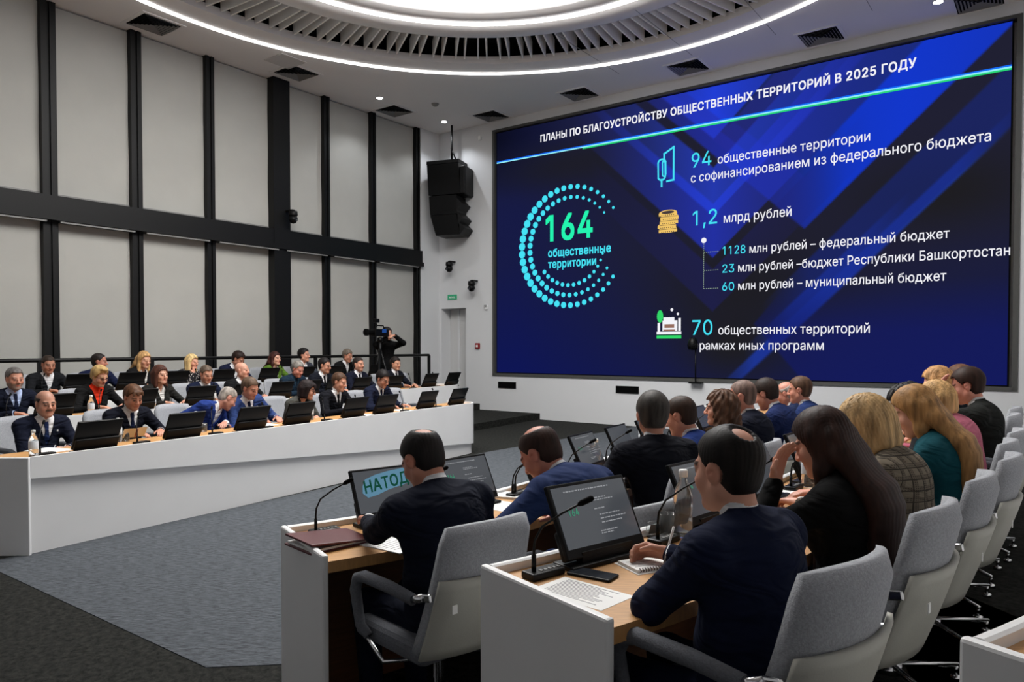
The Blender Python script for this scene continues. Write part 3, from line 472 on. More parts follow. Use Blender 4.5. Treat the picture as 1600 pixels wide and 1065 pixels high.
line('млн рублей –бюджет Республики Башкортостан', (1152, 423.6), (1578, 398.3), 13.5, E_w)
line('60', (1127, 453.4), (1145.7, 453.2), 12.8, E_c)
line('млн рублей – муниципальный бюджет', (1152, 452.6), (1478, 437.6), 13.5, E_w)
line('70', (1080, 523), (1111.6, 522.4), 23, E_c)
line('общественных территорий', (1121, 522), (1358, 520), 14, E_w)
line('в рамках иных программ', (1079, 546.6), (1286, 546), 13.5, E_w)
line('164', (850.8, 375.8), (924.3, 369.4), 39, E_g, True, 'slide_number')
line('общественные', (854.5, 400.7), (952.8, 393.1), 12.5, E_c, True)
line('территории', (854.5, 418), (929.7, 413.6), 12.5, E_c, True)
def flat(name, polys, m, y=.045):
    b = MB()
    for poly in polys: b.add([(a, y, z) for a, z in poly], [tuple(range(len(poly)))])
    me = b.mesh(name, m); SLIDE.append(me); return link(name, me, scr)
def rect(a0, a1, z0, z1): return [(a0, z0), (a1, z0), (a1, z1), (a0, z1)]
def disc(a, z, r, n=12, rz=None): return [(a+r*math.cos(2*math.pi*k/n), z+(rz or r)*math.sin(2*math.pi*k/n)) for k in range(n)]
LZ = 5.590
flat('slide_line_blue', [rect(A0, A1, LZ+.008, LZ+.036)], E_bl); flat('slide_line_green', [rect(A0+2.2, A1, LZ-.038, LZ-.006)], E_gr, .046); flat('slide_line_pale', [rect(A0, A1, LZ-.012, LZ+.012)], E_wc, .043)
dots = []; C0 = (3.57, 3.615)
def arc(r, t0, t1, n, s0, smax, s1):
    for k in range(n):
        q = k/(n-1); t = math.radians(t0+(t1-t0)*q)
        s = s0+(smax-s0)*min(1, q/.38) if q < .5 else s1+(smax-s1)*min(1, (1-q)/.38)
        dots.append(disc(C0[0]+r*math.cos(t), C0[1]+r*math.sin(t), s, 10))
arc(1.215, 34, 326, 38, .03, .085, .04)
arc(1.005, 37, 330, 35, .025, .066, .03)
arc(.80, 218, 345, 14, .05, .045, .025)
flat('slide_dot_ring', dots, E_c, .0445)
def outl(pts, w_, closed=False):
    r = []
    n_ = len(pts) if closed else len(pts)-1
    for i in range(n_):
        a, b = np.array(pts[i]), np.array(pts[(i+1) % len(pts)]); d_ = (b-a)/np.linalg.norm(b-a); nn = np.array([-d_[1], d_[0]])*w_/2; a = a-d_*w_/2; b = b+d_*w_/2
        r.append([tuple(a+nn), tuple(a-nn), tuple(b-nn), tuple(b+nn)])
    return r
B = (5.63, 4.58)
pill = [(B[0]+.0+.075*math.cos(t)-.02, B[1]+.29+.02+.075*math.sin(t)+(.12 if math.sin(t) > 0 else -.12)) for t in [k*math.pi/8 for k in range(16)]]
pill2 = [(B[0]+.035*math.cos(t)+.03, B[1]+.33+.05*math.sin(t)+(.1 if math.sin(t) > 0 else -.1)) for t in [k*math.pi/8 for k in range(16)]]
flat('slide_building_icon', outl([(B[0]+.03, B[1]+.46), (B[0]+.03, B[1]+.6), (B[0]+.22, B[1]+.70), (B[0]+.22, B[1]+.09), (B[0]+.09, B[1]+.08)], .035)+outl(pill, .03, True)+outl(pill2, .025, True)+outl([(B[0]-.02, B[1]+.12), (B[0]-.02, B[1]-.0)], .035), E_c, .0448)
coin = []
for k in range(5):
    z = 3.75+.078*k; dx = [.0, -.02, .02, .03, .0][k]
    coin.append(disc(5.74+dx, z, .185, 16, .06)); coin.append(rect(5.74+dx-.185, 5.74+dx+.185, z-.05, z))
flat('slide_coin_icon', coin, E_y, .0450)
cd = []
for k in range(5):
    z = 3.75+.078*k-.018; dx = [.0, -.02, .02, .03, .0][k]
    cd.append(rect(5.74+dx-.19, 5.74+dx+.19, z-.055, z-.047)) if k else None
    for j in range(7): cd.append(rect(5.61+dx+.04*j, 5.625+dx+.04*j, z-.03, z-.012))
cd.append(disc(5.74, 4.075, .13, 14, .03))
flat('slide_coin_lines', [c for c in cd if c], E_dk, .0440)
pk = [(5.52, 1.70)]
x, z = pk[0]
flat('slide_park_icon', [rect(x, x+.5, z+.08, z+.13), rect(x+.02, x+.07, z+.13, z+.3), rect(x+.12, x+.42, z+.14, z+.34), rect(x+.14, x+.36, z+.34, z+.4), rect(x+.44, x+.49, z+.14, z+.38), disc(x+.31, z+.54, .03), disc(x+.43, z+.46, .025)], E_w, .0448)
flat('slide_park_bench', [rect(x+.16, x+.36, z+.2, z+.27), rect(x+.14, x+.38, z+.14, z+.17)], emis('slide_bench', rgb(150, 110, 96), 1), .0442)
flat('slide_park_green', [rect(x, x+.5, z, z+.06), disc(x+.07, z+.42, .065, 14, .12)], E_gg, .0446)
tree = [rect(6.446, 6.456, 2.60+.035*k, 2.60+.035*k+.018) for k in range(25)]
for z in (3.262, 2.93, 2.598): tree += [rect(6.46+.035*k, 6.478+.035*k, z, z+.012) for k in range(8)]
flat('slide_dotted_lines', tree, emis('slide_dotted', rgb(150, 170, 150), 1), .0450)
flat('slide_bullet', [disc(6.45, 3.487, .05)], E_w, .0443)

# ------------------------------------------------------------------ things on the walls
def wthing(name, a, b, z, label, cat): return empty(name, W(a, b, z), VA, label, cat)
e = wthing('exit_sign', .41, 0, 2.69, 'small green exit sign above the door', 'sign')
MB().box((0, -.012, 0), (.27, .02, .115)).build('plate', mat('exit_green', rgb(34, 120, 86), .5, emit=rgb(34, 130, 90), estr=.5), e)
t = text_raw('ВЫХОД', True); n_ = len(t.vertices); v = np.zeros(n_*3, np.float32); t.vertices.foreach_get('co', v); v = v.reshape(-1, 3)
v2 = np.stack([-.09+v[:, 0]/v[:, 0].max()*.18, np.full(n_, -.024), -.02+v[:, 1]*.06], 1); t.vertices.foreach_set('co', v2.astype(np.float32).ravel()); t.materials.clear(); t.materials.append(M_paper); link('lettering', t, e)
e = wthing('fire_alarm', 1.168, 0, 1.56, 'small red fire alarm button on the white wall', 'fire alarm')
MB().box((0, -.02, 0), (.13, .04, .13), bev=.01).build('housing', mat('alarm_red', rgb(130, 22, 26), .4), e); MB().box((0, -.043, 0), (.05, .01, .05)).build('button', M_paper, e)
e = wthing('thermostat', 1.42, 0, 2.42, 'small white round wall sensor left of the screen', 'sensor')
MB().box((0, -.02, 0), (.08, .04, .1), bev=.015).build('housing', M_white, e); MB().lathe([(0, .03), (.03, .02), (.035, 0)], (.0, -.05, .03), 10).build('dome', M_grey, e)
e = wthing('wall_glint', 1.248, 0, 6.2, 'tiny white block standing in for a bright reflection high on the wall', 'sensor')  # no real device: white block put in for a bright reflection on the wall
MB().box((0, -.03, 0), (.07, .06, .09), bev=.015).build('housing', M_paper, e)
for a0, a1, lab in [(1.751, 2.224, 'black wall grille below the left end of the screen'), (4.683, 5.171, 'black wall grille below the slide park icon'), (7.75, 8.25, 'black wall grille behind the seated heads')]:
    e = wthing('wall_grille', (a0+a1)/2, 0, .705, lab, 'grille'); tag(e, group='black wall grilles')
    h = (a1-a0)/2
    g = MB(); g.box((0, -.008, .065), (2*h, .016, .012)); g.box((0, -.008, -.065), (2*h, .016, .012)); g.box((-h, -.008, 0), (.012, .016, .14)); g.box((h, -.008, 0), (.012, .016, .14)); g.build('frame', M_blk, e)
    g = MB(); g.box((0, -.002, 0), (2*h, .004, .13))
    for k in range(5): g.box((0, -.007, -.05+.025*k), (2*h, .008, .006))
    g.build('slats', M_blkm, e)
def ptz(loc, rz, label, arm=True):
    loc = (loc[0]-U[0]*.02*(rz == VA), loc[1]-U[1]*.02*(rz == VA), loc[2])
    e = empty('security_camera', loc, rz, label, 'camera', 'black dome cameras')
    if arm: MB().box((0, -.11, .09), (.07, .20, .035), bev=.01).build('bracket', M_blk, e)
    MB().lathe([(0, .08), (.075, .075), (.085, .0), (.06, -.03), (0, -.03)], (0, -.2 if arm else 0, 0), 16).build('base', M_blk, e)
    MB().lathe([(0, -.16), (.05, -.145), (.08, -.09), (.075, -.03), (0, -.02)], (0, -.2 if arm else 0, 0), 16).build('camera_head', M_blkp, e)
    MB().lathe([(0, 0), (.03, 0), (.03, .02)], (0, 0, 0), 12).build('lens', M_scrd, e)
    e.children[-1].location = (0, -.285 if arm else -.08, -.09); e.children[-1].rotation_euler = (math.pi/2, 0, 0)
    return e
ptz(W(.50, 0, 3.40), VA, 'black dome camera on the wall under the hanging speaker')
ptz(W(1.16, 0, 2.93), VA, 'black dome camera on the wall nearest the screen edge')
ptz(W(.06, -4.30, 3.98), VA+math.pi/2, 'black dome camera on the wide black window column')
# small camera on a pole in front of the screen
e = empty('camera_pole', W(6.36, -.07, SCR_Z0+.0), VA, 'small black camera on a thin pole in front of the screen', 'camera')
MB().tube([(0, -.02, -.06), (0, -.02, .57)], .014).build('pole', M_blkp, e)
MB().box((.0, -.0, -.045), (.24, .12, .03)).build('foot', M_blkp, e)
MB().lathe([(0, .0), (.08, .01), (.1, .09), (.07, .2), (.05, .23), (0, .24)], (-.05, -.03, .55), 16).build('camera_head', M_blkp, e)
# hanging line-array speaker
p = P(706, 196, CEIL); e = empty('hanging_speaker', (p[0], p[1], 0), math.radians(-20), 'black line-array loudspeaker hanging from the ceiling by a rod', 'speaker')
MB().tube([(0, 0, CEIL), (0, 0, 5.72)], .025).build('rod', M_blk, e)
MB().tube([(-.02, 0, 6.0), (.12, 0, 5.68)], .018).build('brace', M_blk, e)
m = MB(); m.box((-.12, 0, 5.645), (.78, .5, .07)); m.build('top_frame', M_blk, e)
def cab(z1_, z0_, xl1, xr1, xl0, xr0, name):
    b = MB(); h = .25
    b.add([(xl1, -h, z1_), (xr1, -h, z1_), (xr1, h, z1_), (xl1, h, z1_), (xl0, -h, z0_), (xr0, -h, z0_), (xr0, h, z0_), (xl0, h, z0_)], [(0, 1, 2, 3), (7, 6, 5, 4), (0, 4, 5, 1), (1, 5, 6, 2), (2, 6, 7, 3), (3, 7, 4, 0)])
    return b.build(name, M_blkp, e)
cab(5.60, 4.92, -.50, .27, -.46, .31, 'cabinet'); cab(4.90, 4.48, -.45, .22, -.42, .24, 'cabinet'); cab(4.47, 4.02, -.42, .22, -.28, .30, 'cabinet')
b = MB(); b.box((.36, 0, 5.22), (.14, .5, .62), bev=.03); b.build('front_horn', M_blk, e)
for zc, x in ((4.7, .27), (4.38, .3), (4.16, .34)):
    b = MB(); b.add([(x-.06, -.25, zc+.14), (x+.08, -.25, zc), (x-.04, -.25, zc-.14), (x-.06, .25, zc+.14), (x+.08, .25, zc), (x-.04, .25, zc-.14)], [(0, 1, 2), (5, 4, 3), (0, 3, 4, 1), (1, 4, 5, 2), (0, 2, 5, 3)]); b.build('front_horn', M_blk, e)
# ------------------------------------------------------------------ stepped floors
A0L = np.array([-3.567, 5.42]); DV = np.array([.5, .8660254]); NL = np.array([-.8660254, .5]); RZL = math.radians(-120)
def LP(a, n): return A0L+DV*a+NL*n
def lpoly(pts): return [tuple(LP(a, n)) for a, n in pts]
# left tiers end along a line running to the screen wall
e1 = P(752, 668, 0)[:2]; e2 = e1+U*4.2
def tier_left(n0, z, cut): 
    a0 = LP(-9, n0); 
    # intersection of row line n0 with the stage edge line
    t, q = np.linalg.solve(np.array([DV, -U]).T, (e1+np.array([-.803, .595])*cut)-a0)
    c = a0+DV*t
    far = c+U*((K-c)@U-.0)
    back = far+np.array(W(-.05, 0)[:2])-np.array(W(0, 0)[:2])
    pts = [tuple(a0), tuple(c), tuple(far), W(.02, -.005)[:2], W(.02, BMIN+.5)[:2]]
    return pts
struct('floor_tier', MB().prism(tier_left(1.52, .13, 0), 0, .13), M_cd)
struct('floor_tier', MB().prism(tier_left(3.1, .26, 1.9), .13, .26), M_cd)
nz_ = MB(); 
# right block paths
def rowpath(p0, h0, h1, s1, L, ds=.1):
    pts = []; nr = []; p = np.array(p0, float); s = 0
    while s <= L+1e-6:
        h = math.radians(h0+(h1-h0)*min(s/s1, 1)); pts.append(tuple(p)); nr.append((math.sin(h), -math.cos(h)))
        hm = math.radians(h0+(h1-h0)*min((s+ds/2)/s1, 1)); p = p+np.array([math.cos(hm), math.sin(hm)])*ds; s += ds
    return pts, nr
PA = P(448, 820, .73)[:2]; PB = P(763, 880, .86)[:2]; PC = P(1517, 992, .99)[:2]
pathA = rowpath(PA, 33, 59, 1.8, 8.3); pathB = rowpath(PB, 36, 52, 1.5, 7.4); pathC = rowpath(PC, 31, 52, 1.5, 6.0)
def onpath(pa, s, off=0):
    i = s/.1; k = int(np.clip(i, 0, len(pa[0])-2)); f = i-k
    p = np.array(pa[0][k])*(1-f)+np.array(pa[0][k+1])*f; n = np.array(pa[1][k]); return p+n*off, n
def tier_right(pa, n0, s_ext, z0, z1):
    a = [tuple(np.array(p)+np.array(n)*n0) for p, n in zip(*pa)]
    lp = np.array(a[-1]); n = np.array(pa[1][-1]); d = np.array([-n[1], n[0]])
    t = ((K-lp)@U-.02)/(d@U); a.append(tuple(lp+d*t))
    q = K+V*(AMAX-.02); far = q-U*.02; near = K+V*(AMAX-.02)+U*BMIN*.98
    b0 = np.array(a[0])-np.array([0, 6.]); b0 = np.array(a[0])+np.array(pa[1][0])*7.0
    return MB().prism(a+[tuple(far), tuple(near), tuple(b0)], z0, z1)
struct('floor_tier', tier_right(pathB, -.03, 8, 0, .13), M_cd)
struct('floor_tier', tier_right(pathC, -.03, 8, .13, .26), M_cd)

# ------------------------------------------------------------------ desks
def curved_desk(pa, zf, label):
    e = empty('conference_desk', (pa[0][0][0], pa[0][0][1], zf), 0, label, 'desk')
    o = Vector((pa[0][0][0], pa[0][0][1], 0)); pts = [(x-o.x, y-o.y) for x, y in pa[0]]
    pa2 = (pts, pa[1])
    MB().sweep(*pa2, [(0, 0), (.03, 0), (.03, .725), (.022, .73), (.008, .73), (0, .725)]).build('front_panel', M_white, e)
    MB().sweep(*pa2, [(.03, .655), (.565, .655), (.565, .70), (.03, .70)]).build('worktop', M_wood, e)
    MB().sweep(*pa2, [(.16, .0), (.18, .0), (.18, .655), (.16, .655)]).build('inner_panel', M_woodd, e)
    for k in (0, len(pts)-1):
        n = Vector((pa[1][k][0], pa[1][k][1], 0)); c = Vector((pts[k][0], pts[k][1], .365))+n*.2825
        tdir = Vector((-n.y, n.x, 0)); c += tdir*(-.013 if k == 0 else .013)
        R = Matrix((n, tdir, Vector((0, 0, 1)))).transposed()
        MB().box(c, (.585, .028, .73), R, bev=.009).build('end_panel', M_white, e)
    return e
curved_desk(pathA, 0, 'long curved white desk with oak top, front row of the right block')
curved_desk(pathB, .13, 'long curved white desk with oak top, second row of the right block')
curved_desk(pathC, .26, 'white desk corner with oak top at the bottom right')
def left_desk(n0, a0, a1, zf, label, zb0=.57, zb1=.13, slant=True):
    o = LP(a0, n0); e = empty('conference_desk', (o[0], o[1], zf), math.radians(60), label, 'desk')
    L = a1-a0; R = .30; path = [(0, 0)]+[(L*k/12*(1-R/L), 0) for k in range(1, 13)]; c = path[-1][0]
    path += [(c+R*math.sin(t), R-R*math.cos(t)) for t in [math.pi/2*k/8 for k in range(1, 9)]]+[(L, .6)]
    sl = -.35 if slant else 0
    def wall(z0f, z1f, o0, o1):
        # inset wall following the path
        b = MB(); vs = []; fs = []
        N_ = []
        for i, p in enumerate(path):
            a = Vector(path[max(i-1, 0)]); q = Vector(path[min(i+1, len(path)-1)]); t = (q-a).normalized(); N_.append((-t.y, t.x))
        for p, nn in zip(path, N_):
            x, y = p; z0 = z0f(x); z1 = z1f(x)
            for of, z in ((o0, z0), (o1, z0), (o1, z1), (o0, z1)): vs.append((x+nn[0]*of, y+nn[1]*of, z))
        m = len(path)
        for i in range(m-1):
            for k in range(4): fs.append((i*4+k, i*4+(k+1) % 4, (i+1)*4+(k+1) % 4, (i+1)*4+k))
        fs += [(3, 2, 1, 0), ((m-1)*4, (m-1)*4+1, (m-1)*4+2, (m-1)*4+3)]
        return b.add(vs, fs)
    zb = lambda x: zb0+(zb1-zb0)*min(1, x/L)
    wall(zb, lambda x: .73, 0, .03).build('front_fascia', M_white, e)
    ins = lambda x: 0
    wall(lambda x: 0, lambda x: zb(x)+.02, .032, .05).build('plinth', M_white, e)
    top = [(x, y) for x, y in path]; inner = [(sl*.95, .57)]
    poly = [(.02, .03)]+[(c*k/12, .03) for k in range(1, 13)]+[(c+(R-.03)*math.sin(t), R-(R-.03)*math.cos(t)) for t in [math.pi/2*k/8 for k in range(1, 9)]]+[(L-.03, .57), (sl*.95+.02, .57)]
    MB().prism(poly, .66, .70).build('worktop', M_wood, e)
    d = Vector((sl, .6, 0)); ln = d.length; d.normalize(); n = Vector((d.y, -d.x, 0)); cc_ = d*ln/2+Vector((0, 0, .365))-n*.012
    MB().box(cc_, (ln, .028, .73), Matrix((d, n, Vector((0, 0, 1)))).transposed(), bev=.006).build('end_panel', M_white, e)
    return e
left_desk(0, 0, 6.23, 0, 'long white front desk with oak top, first row of the left block')
left_desk(1.65, -1.4, 8.25, .13, 'long white desk with oak top behind the left front row', .5, .12, False)
left_desk(3.22, -1.2, 8.7, .26, 'long white rear desk with oak top in front of the black railing', .5, .12, False)
# railing before the windows
r0, r1 = np.array([LP(-2, 4.62), LP(6.3, 4.62)]), 0
ra = -1.45; pA = np.array([.38, -14]); 
e = empty('railing', W(.5, -.9, .26), VA, 'long black metal railing in front of the grey blinds', 'railing')
b = MB(); b.tube([(0, 0, 1.10), (0, -13, 1.10)], .028); b.build('top_rail', M_blk, e)
for k in range(9):
    y = -1.55*k; MB().box((0, y, .54), (.05, .05, 1.1)).build('post', M_blk, e)
MB().box((0, -6.5, .12), (.03, 13, .03)).build('bottom_rail', M_blk, e)

# ------------------------------------------------------------------ swivel chair
def make_chair():
    e = empty('swivel_chair', (0, 0, 0))
    def back(z0, z1, w0, w1, th, yo, n=9, m=9, top=0):
        vs = []; fs = []
        for side in (0, 1):
            for i in range(n):
                q = i/(n-1); z = z0+(z1-z0)*q; wd_ = w0+(w1-w0)*q
                if top and i == n-1: wd_ -= .03
                for j in range(m):
                    u = j/(m-1)*2-1; y = -.19-.27*(z-.42)-.02*math.sin((z-.42)*5)+.05*u*u+yo
                    t = th*(1-.35*abs(u)**4)*(1-(.45 if top and i == n-1 else 0))
                    vs.append((u*wd_/2, y-(t if side else 0), z+(0 if not top else -.012*(abs(u)**3)*q)))
        N = n*m
        for i in range(n-1):
            for j in range(m-1):
                a = i*m+j; fs += [(a, a+1, a+m+1, a+m), (N+a, N+a+m, N+a+m+1, N+a+1)]
        for i in range(n-1): fs += [(i*m, (i+1)*m, N+(i+1)*m, N+i*m), (i*m+m-1, N+i*m+m-1, N+(i+1)*m+m-1, (i+1)*m+m-1)]
        for j in range(m-1): fs += [(j, N+j, N+j+1, j+1), ((n-1)*m+j, (n-1)*m+j+1, N+(n-1)*m+j+1, N+(n-1)*m+j)]
        return MB().add(vs, fs, True)
    back(.44, .925, .47, .41, .055, 0, top=1).build('backrest', M_fab, e)
    sh = back(.43, .735, .485, .455, .022, -.056).build('back_shell', M_shell, e)
    MB().box((-.19, -.345, .64), (.022, .003, .03)).build('label_tag', M_paper, sh)
    s = MB(); s.box((0, .02, .435), (.47, .46, .085), bev=.035); s.build('seat', M_fabd, e)
    for sx in (-1, 1):
        x = sx*.262
        a = MB(); a.tube([(x, -.20, .655), (x, -.06, .665), (x, .12, .665), (x, .165, .65), (x, .185, .60), (x, .15, .47), (x*.98, .10, .44)], [.022, .024, .024, .024, .022, .02, .018], 10); ar = a.build('armrest', M_fabd, e)
        c = MB(); c.tube([(x, -.19, .655), (x*.985, -.25, .672)], .015, 10); c.box((x*.97, -.268, .676), (.016, .05, .03), rotx(-.2), bev=.006); c.build('bracket', M_chr, ar)
        c = MB(); c.tube([(x, .14, .46), (x*.98, .0, .37), (x*.5, -.02, .35), (0, -.02, .35)], .009, 8); c.build('arm_tube', M_chr, ar)
    c = MB(); c.lathe([(0, .40), (.09, .395), (.09, .37), (.035, .36), (.03, .24), (.024, .24), (.024, .09), (.05, .085), (.05, .05), (0, .045)], n=20); c.build('column', M_chr, e)
    for k in range(4):
        t = math.pi/4+k*math.pi/2; l = MB()
        l.M = Matrix.Rotation(t, 4, 'Z'); l.tube([(.03, 0, .085), (.32, 0, .062)], [.014, .010], 8); l.tube([(.31, 0, .064), (.31, 0, .02)], .010, 8)
        lg = l.build('leg', M_chr, e); g = MB(); g.M = Matrix.Rotation(t, 4, 'Z'); g.lathe([(0, .022), (.022, .018), (.026, 0), (0, 0)], (.31, 0, 0), 12); g.build('glide', M_chr, lg)
    return e
CHAIR = [make_chair()]; used = set()
def reuse(proto, key):
    if key not in used: used.add(key); return proto
    return copy_tree(proto)
def chair(x, y, z, rz, label, group):
    o = reuse(CHAIR[0], 'chair'); o.location = (x, y, z); o.rotation_euler = (0, 0, rz); return tag(o, label, 'chair', group)
# ------------------------------------------------------------------ desk monitor (person sits at -Y)
def make_monitor(lit):
    e = empty('desk_monitor', (0, 0, 0)); T = rotx(math.radians(-26)); o = Vector((0, .0, .035))
    b = MB(); b.box((0, .03, .008), (.37, .10, .016), bev=.004); b.build('base', M_blkp, e)
    b = MB(); b.box(o+T@Vector((0, .012, .125)), (.37, .018, .25), T, bev=.004); b.box(o+T@Vector((0, .03, .05)), (.36, .03, .10), T, bev=.008); bd = b.build('display_housing', M_blkp, e)
    b = MB(); b.box(o+T@Vector((0, .002, .135)), (.345, .003, .205), T); b.build('screen', M_scr if lit else M_scrd, bd)
    b = MB(); b.box((0, .02, .03), (.24, .03, .04)); b.build('hinge', M_blk, e)
    return e
MONA, MONB = make_monitor(True), make_monitor(False)
def monitor(x, y, z, rz, label, group, lit=False):
    o = reuse(MONA, 'ma') if lit else reuse(MONB, 'mb'); o.location = (x, y, z); o.rotation_euler = (0, 0, rz); return tag(o, label, 'monitor', group)
# gooseneck microphone: stem bends toward -Y, base at origin
def make_mic():
    e = empty('gooseneck_microphone', (0, 0, 0))
    b = MB(); b.box((.02, -.0, .012), (.135, .062, .024), bev=.006); bs = b.build('base', M_blkp, e)
    b = MB(); [b.box((.035+.018*k, -.012, .025), (.010, .014, .003)) for k in range(-2, 3)]; b.build('buttons', M_grey, bs)
    pts = [(-.02, 0, .02), (-.02, 0, .085), (-.019, -.004, .12), (-.008, -.025, .165), (.03, -.075, .21), (.065, -.115, .24)]
    b = MB(); b.tube([(-.02, 0, .02), (-.02, 0, .075)], .0075); b.tube(pts, [.005, .0045, .004, .0038, .0036, .0036], 8); b.build('gooseneck', M_blkp, e)
    b = MB(); b.tube([(.062, -.112, .238), (.068, -.119, .243), (.088, -.143, .259), (.092, -.147, .262)], [.0055, .0095, .0095, .005], 12); b.build('microphone_head', M_blkm, e)
    return e
MIC = make_mic()
def mic(x, y, z, rz, label, group, mirror=False):
    o = reuse(MIC, 'mic'); o.location = (x, y, z); o.rotation_euler = (0, 0, rz); o.scale = (-1 if mirror else 1, 1, 1); return tag(o, label, 'microphone', group)
def make_bottle():
    e = empty('water_bottle', (0, 0, 0))
    MB().lathe([(0, .002), (.029, .002), (.032, .01), (.032, .06), (.030, .068), (.032, .076), (.032, .125), (.030, .145), (.016, .175), (.013, .182), (.013, .196), (0, .196)], n=18).build('bottle_body', M_glass, e)
    MB().lathe([(.0335, .068), (.0335, .125), (.0328, .126), (.0328, .067), (.0335, .068)], n=18).build('paper_label', mat('bottle_label', rgb(196, 200, 204), .5), e)
    MB().lathe([(0, .213), (.014, .212), (.0155, .208), (.0155, .190), (.0, .190)], n=14).build('cap', M_paper, e)
    return e
BOT = make_bottle()
def bottle(x, y, z, label, group):
    o = reuse(BOT, 'bot'); o.location = (x, y, z); return tag(o, label, 'bottle', group)
def make_cup():
    e = MB().lathe([(0, .003), (.028, .003), (.033, .085), (.035, .085), (.030, 0), (0, 0)], n=18).build('drinking_glass', M_glass); return e
CUP = make_cup()
def cup(x, y, z, label):
    o = reuse(CUP, 'cup'); o.location = (x, y, z); return tag(o, label, 'glass', 'drinking glasses')
# ------------------------------------------------------------------ bodies: smooth implicit shapes turned into one continuous mesh
def smin(a, b, k):
    h = np.maximum(k-np.abs(a-b), 0)/k; return np.minimum(a, b)-h*h*k*.25
class SDF:
    def __init__(s): s.p = []
    def add(s, fn, lo, hi, k=.02, op=0): s.p.append((fn, np.array(lo, float), np.array(hi, float), k, op)); return s
    def ell(s, c, r, R=None, k=.02, op=0):
        c = np.array(c, float); r = np.array(r, float); m = r.max()*1.05
        def fn(x, y, z):
            X, Y, Z = x-c[0], y-c[1], z-c[2]
            if R is not None: X, Y, Z = R[0, 0]*X+R[1, 0]*Y+R[2, 0]*Z, R[0, 1]*X+R[1, 1]*Y+R[2, 1]*Z, R[0, 2]*X+R[1, 2]*Y+R[2, 2]*Z
            k0 = np.sqrt((X/r[0])**2+(Y/r[1])**2+(Z/r[2])**2)+1e-9; k1 = np.sqrt((X/r[0]**2)**2+(Y/r[1]**2)**2+(Z/r[2]**2)**2)+1e-9
            return k0*(k0-1)/k1
        return s.add(fn, c-m, c+m, k, op)
    def cap(s, a, b, ra, rb=None, k=.02, op=0):
        a = np.array(a, float); b = np.array(b, float); rb = ra if rb is None else rb; d = b-a; L = d@d+1e-9; m = max(ra, rb)
        def fn(x, y, z):
            X, Y, Z = x-a[0], y-a[1], z-a[2]; t = np.clip((X*d[0]+Y*d[1]+Z*d[2])/L, 0, 1)
            return np.sqrt((X-t*d[0])**2+(Y-t*d[1])**2+(Z-t*d[2])**2)-(ra+(rb-ra)*t)
        return s.add(fn, np.minimum(a, b)-m, np.maximum(a, b)+m, k, op)
    def ev(s, x, y, z, D=None, sub=None):
        D = np.full(np.broadcast(x, y, z).shape, .5) if D is None else D
        for fn, lo, hi, k, op in s.p:
            f = fn(x, y, z)
            D = smin(D, f, k) if op == 0 else (-smin(-D, f, k) if op == 1 else np.maximum(D, f))
        return D
    def grid(s, h, pad=.0):
        un = [p for p in s.p if p[4] == 0]
        lo = np.min([p[1] for p in un], 0)-3*h-pad; hi = np.max([p[2] for p in un], 0)+3*h+pad
        n = np.ceil((hi-lo)/h).astype(int)+1; A = np.full(n, .12, np.float32)
        ax = [(lo[i]+h*np.arange(n[i])).astype(np.float32) for i in range(3)]
        for fn, l, u, k, op in s.p:
            m = k+2.5*h if op < 2 else 99
            i0 = np.clip(np.floor((l-m-lo)/h).astype(int), 0, n); i1 = np.clip(np.ceil((u+m-lo)/h).astype(int)+1, 0, n)
            if np.any(i1 <= i0): continue
            sl = tuple(slice(a, b) for a, b in zip(i0, i1))
            f = fn(ax[0][sl[0]][:, None, None], ax[1][sl[1]][None, :, None], ax[2][sl[2]][None, None, :])
            D = A[sl]; A[sl] = smin(D, f, k) if op == 0 else (-smin(-D, f, k) if op == 1 else np.maximum(D, f))
        return A, lo, h
def nets(A, lo, h):
    A[0] = A[-1] = .1; A[:, 0] = A[:, -1] = .1; A[:, :, 0] = A[:, :, -1] = .1
    Sg = A < 0; c = np.zeros(tuple(q-1 for q in A.shape), np.int8)
    offs = [(i, j, k) for i in (0, 1) for j in (0, 1) for k in (0, 1)]; nx, ny, nz = c.shape
    for i, j, k in offs: c += Sg[i:nx+i, j:ny+j, k:nz+k]
    act = (c > 0) & (c < 8); idx = np.argwhere(act)
    vid = np.full(c.shape, -1, np.int32); vid[act] = np.arange(len(idx))
    val = np.stack([A[idx[:, 0]+i, idx[:, 1]+j, idx[:, 2]+k] for i, j, k in offs], 1)
    acc = np.zeros((len(idx), 3)); cnt = np.zeros(len(idx)); O = np.array(offs, float)
    for a in range(8):
        for b in range(a+1, 8):
            if np.abs(O[a]-O[b]).sum() != 1: continue
            va, vb = val[:, a], val[:, b]; m = (va < 0) != (vb < 0); t = np.where(m, va/(va-vb+1e-12), 0)
            acc += np.where(m[:, None], O[a]+t[:, None]*(O[b]-O[a]), 0); cnt += m
    vs = lo+h*(idx+acc/cnt[:, None]); qs = []
    for ax in range(3):
        b_, c_ = [(1, 2), (2, 0), (0, 1)][ax]
        s0 = [slice(1, -1)]*3; s1 = [slice(1, -1)]*3; s0[ax] = slice(0, -1); s1[ax] = slice(1, None)
        df = Sg[tuple(s0)] != Sg[tuple(s1)]; e = np.argwhere(df); st = Sg[tuple(s0)][df]
        e[:, [q for q in range(3) if q != ax]] += 1
        def vv(db, dc): f = e.copy(); f[:, b_] -= db; f[:, c_] -= dc; return vid[f[:, 0], f[:, 1], f[:, 2]]
        q = np.stack([vv(1, 1), vv(0, 1), vv(0, 0), vv(1, 0)], 1); q[~st] = q[~st][:, ::-1]; qs.append(q)
    return vs, np.concatenate(qs)
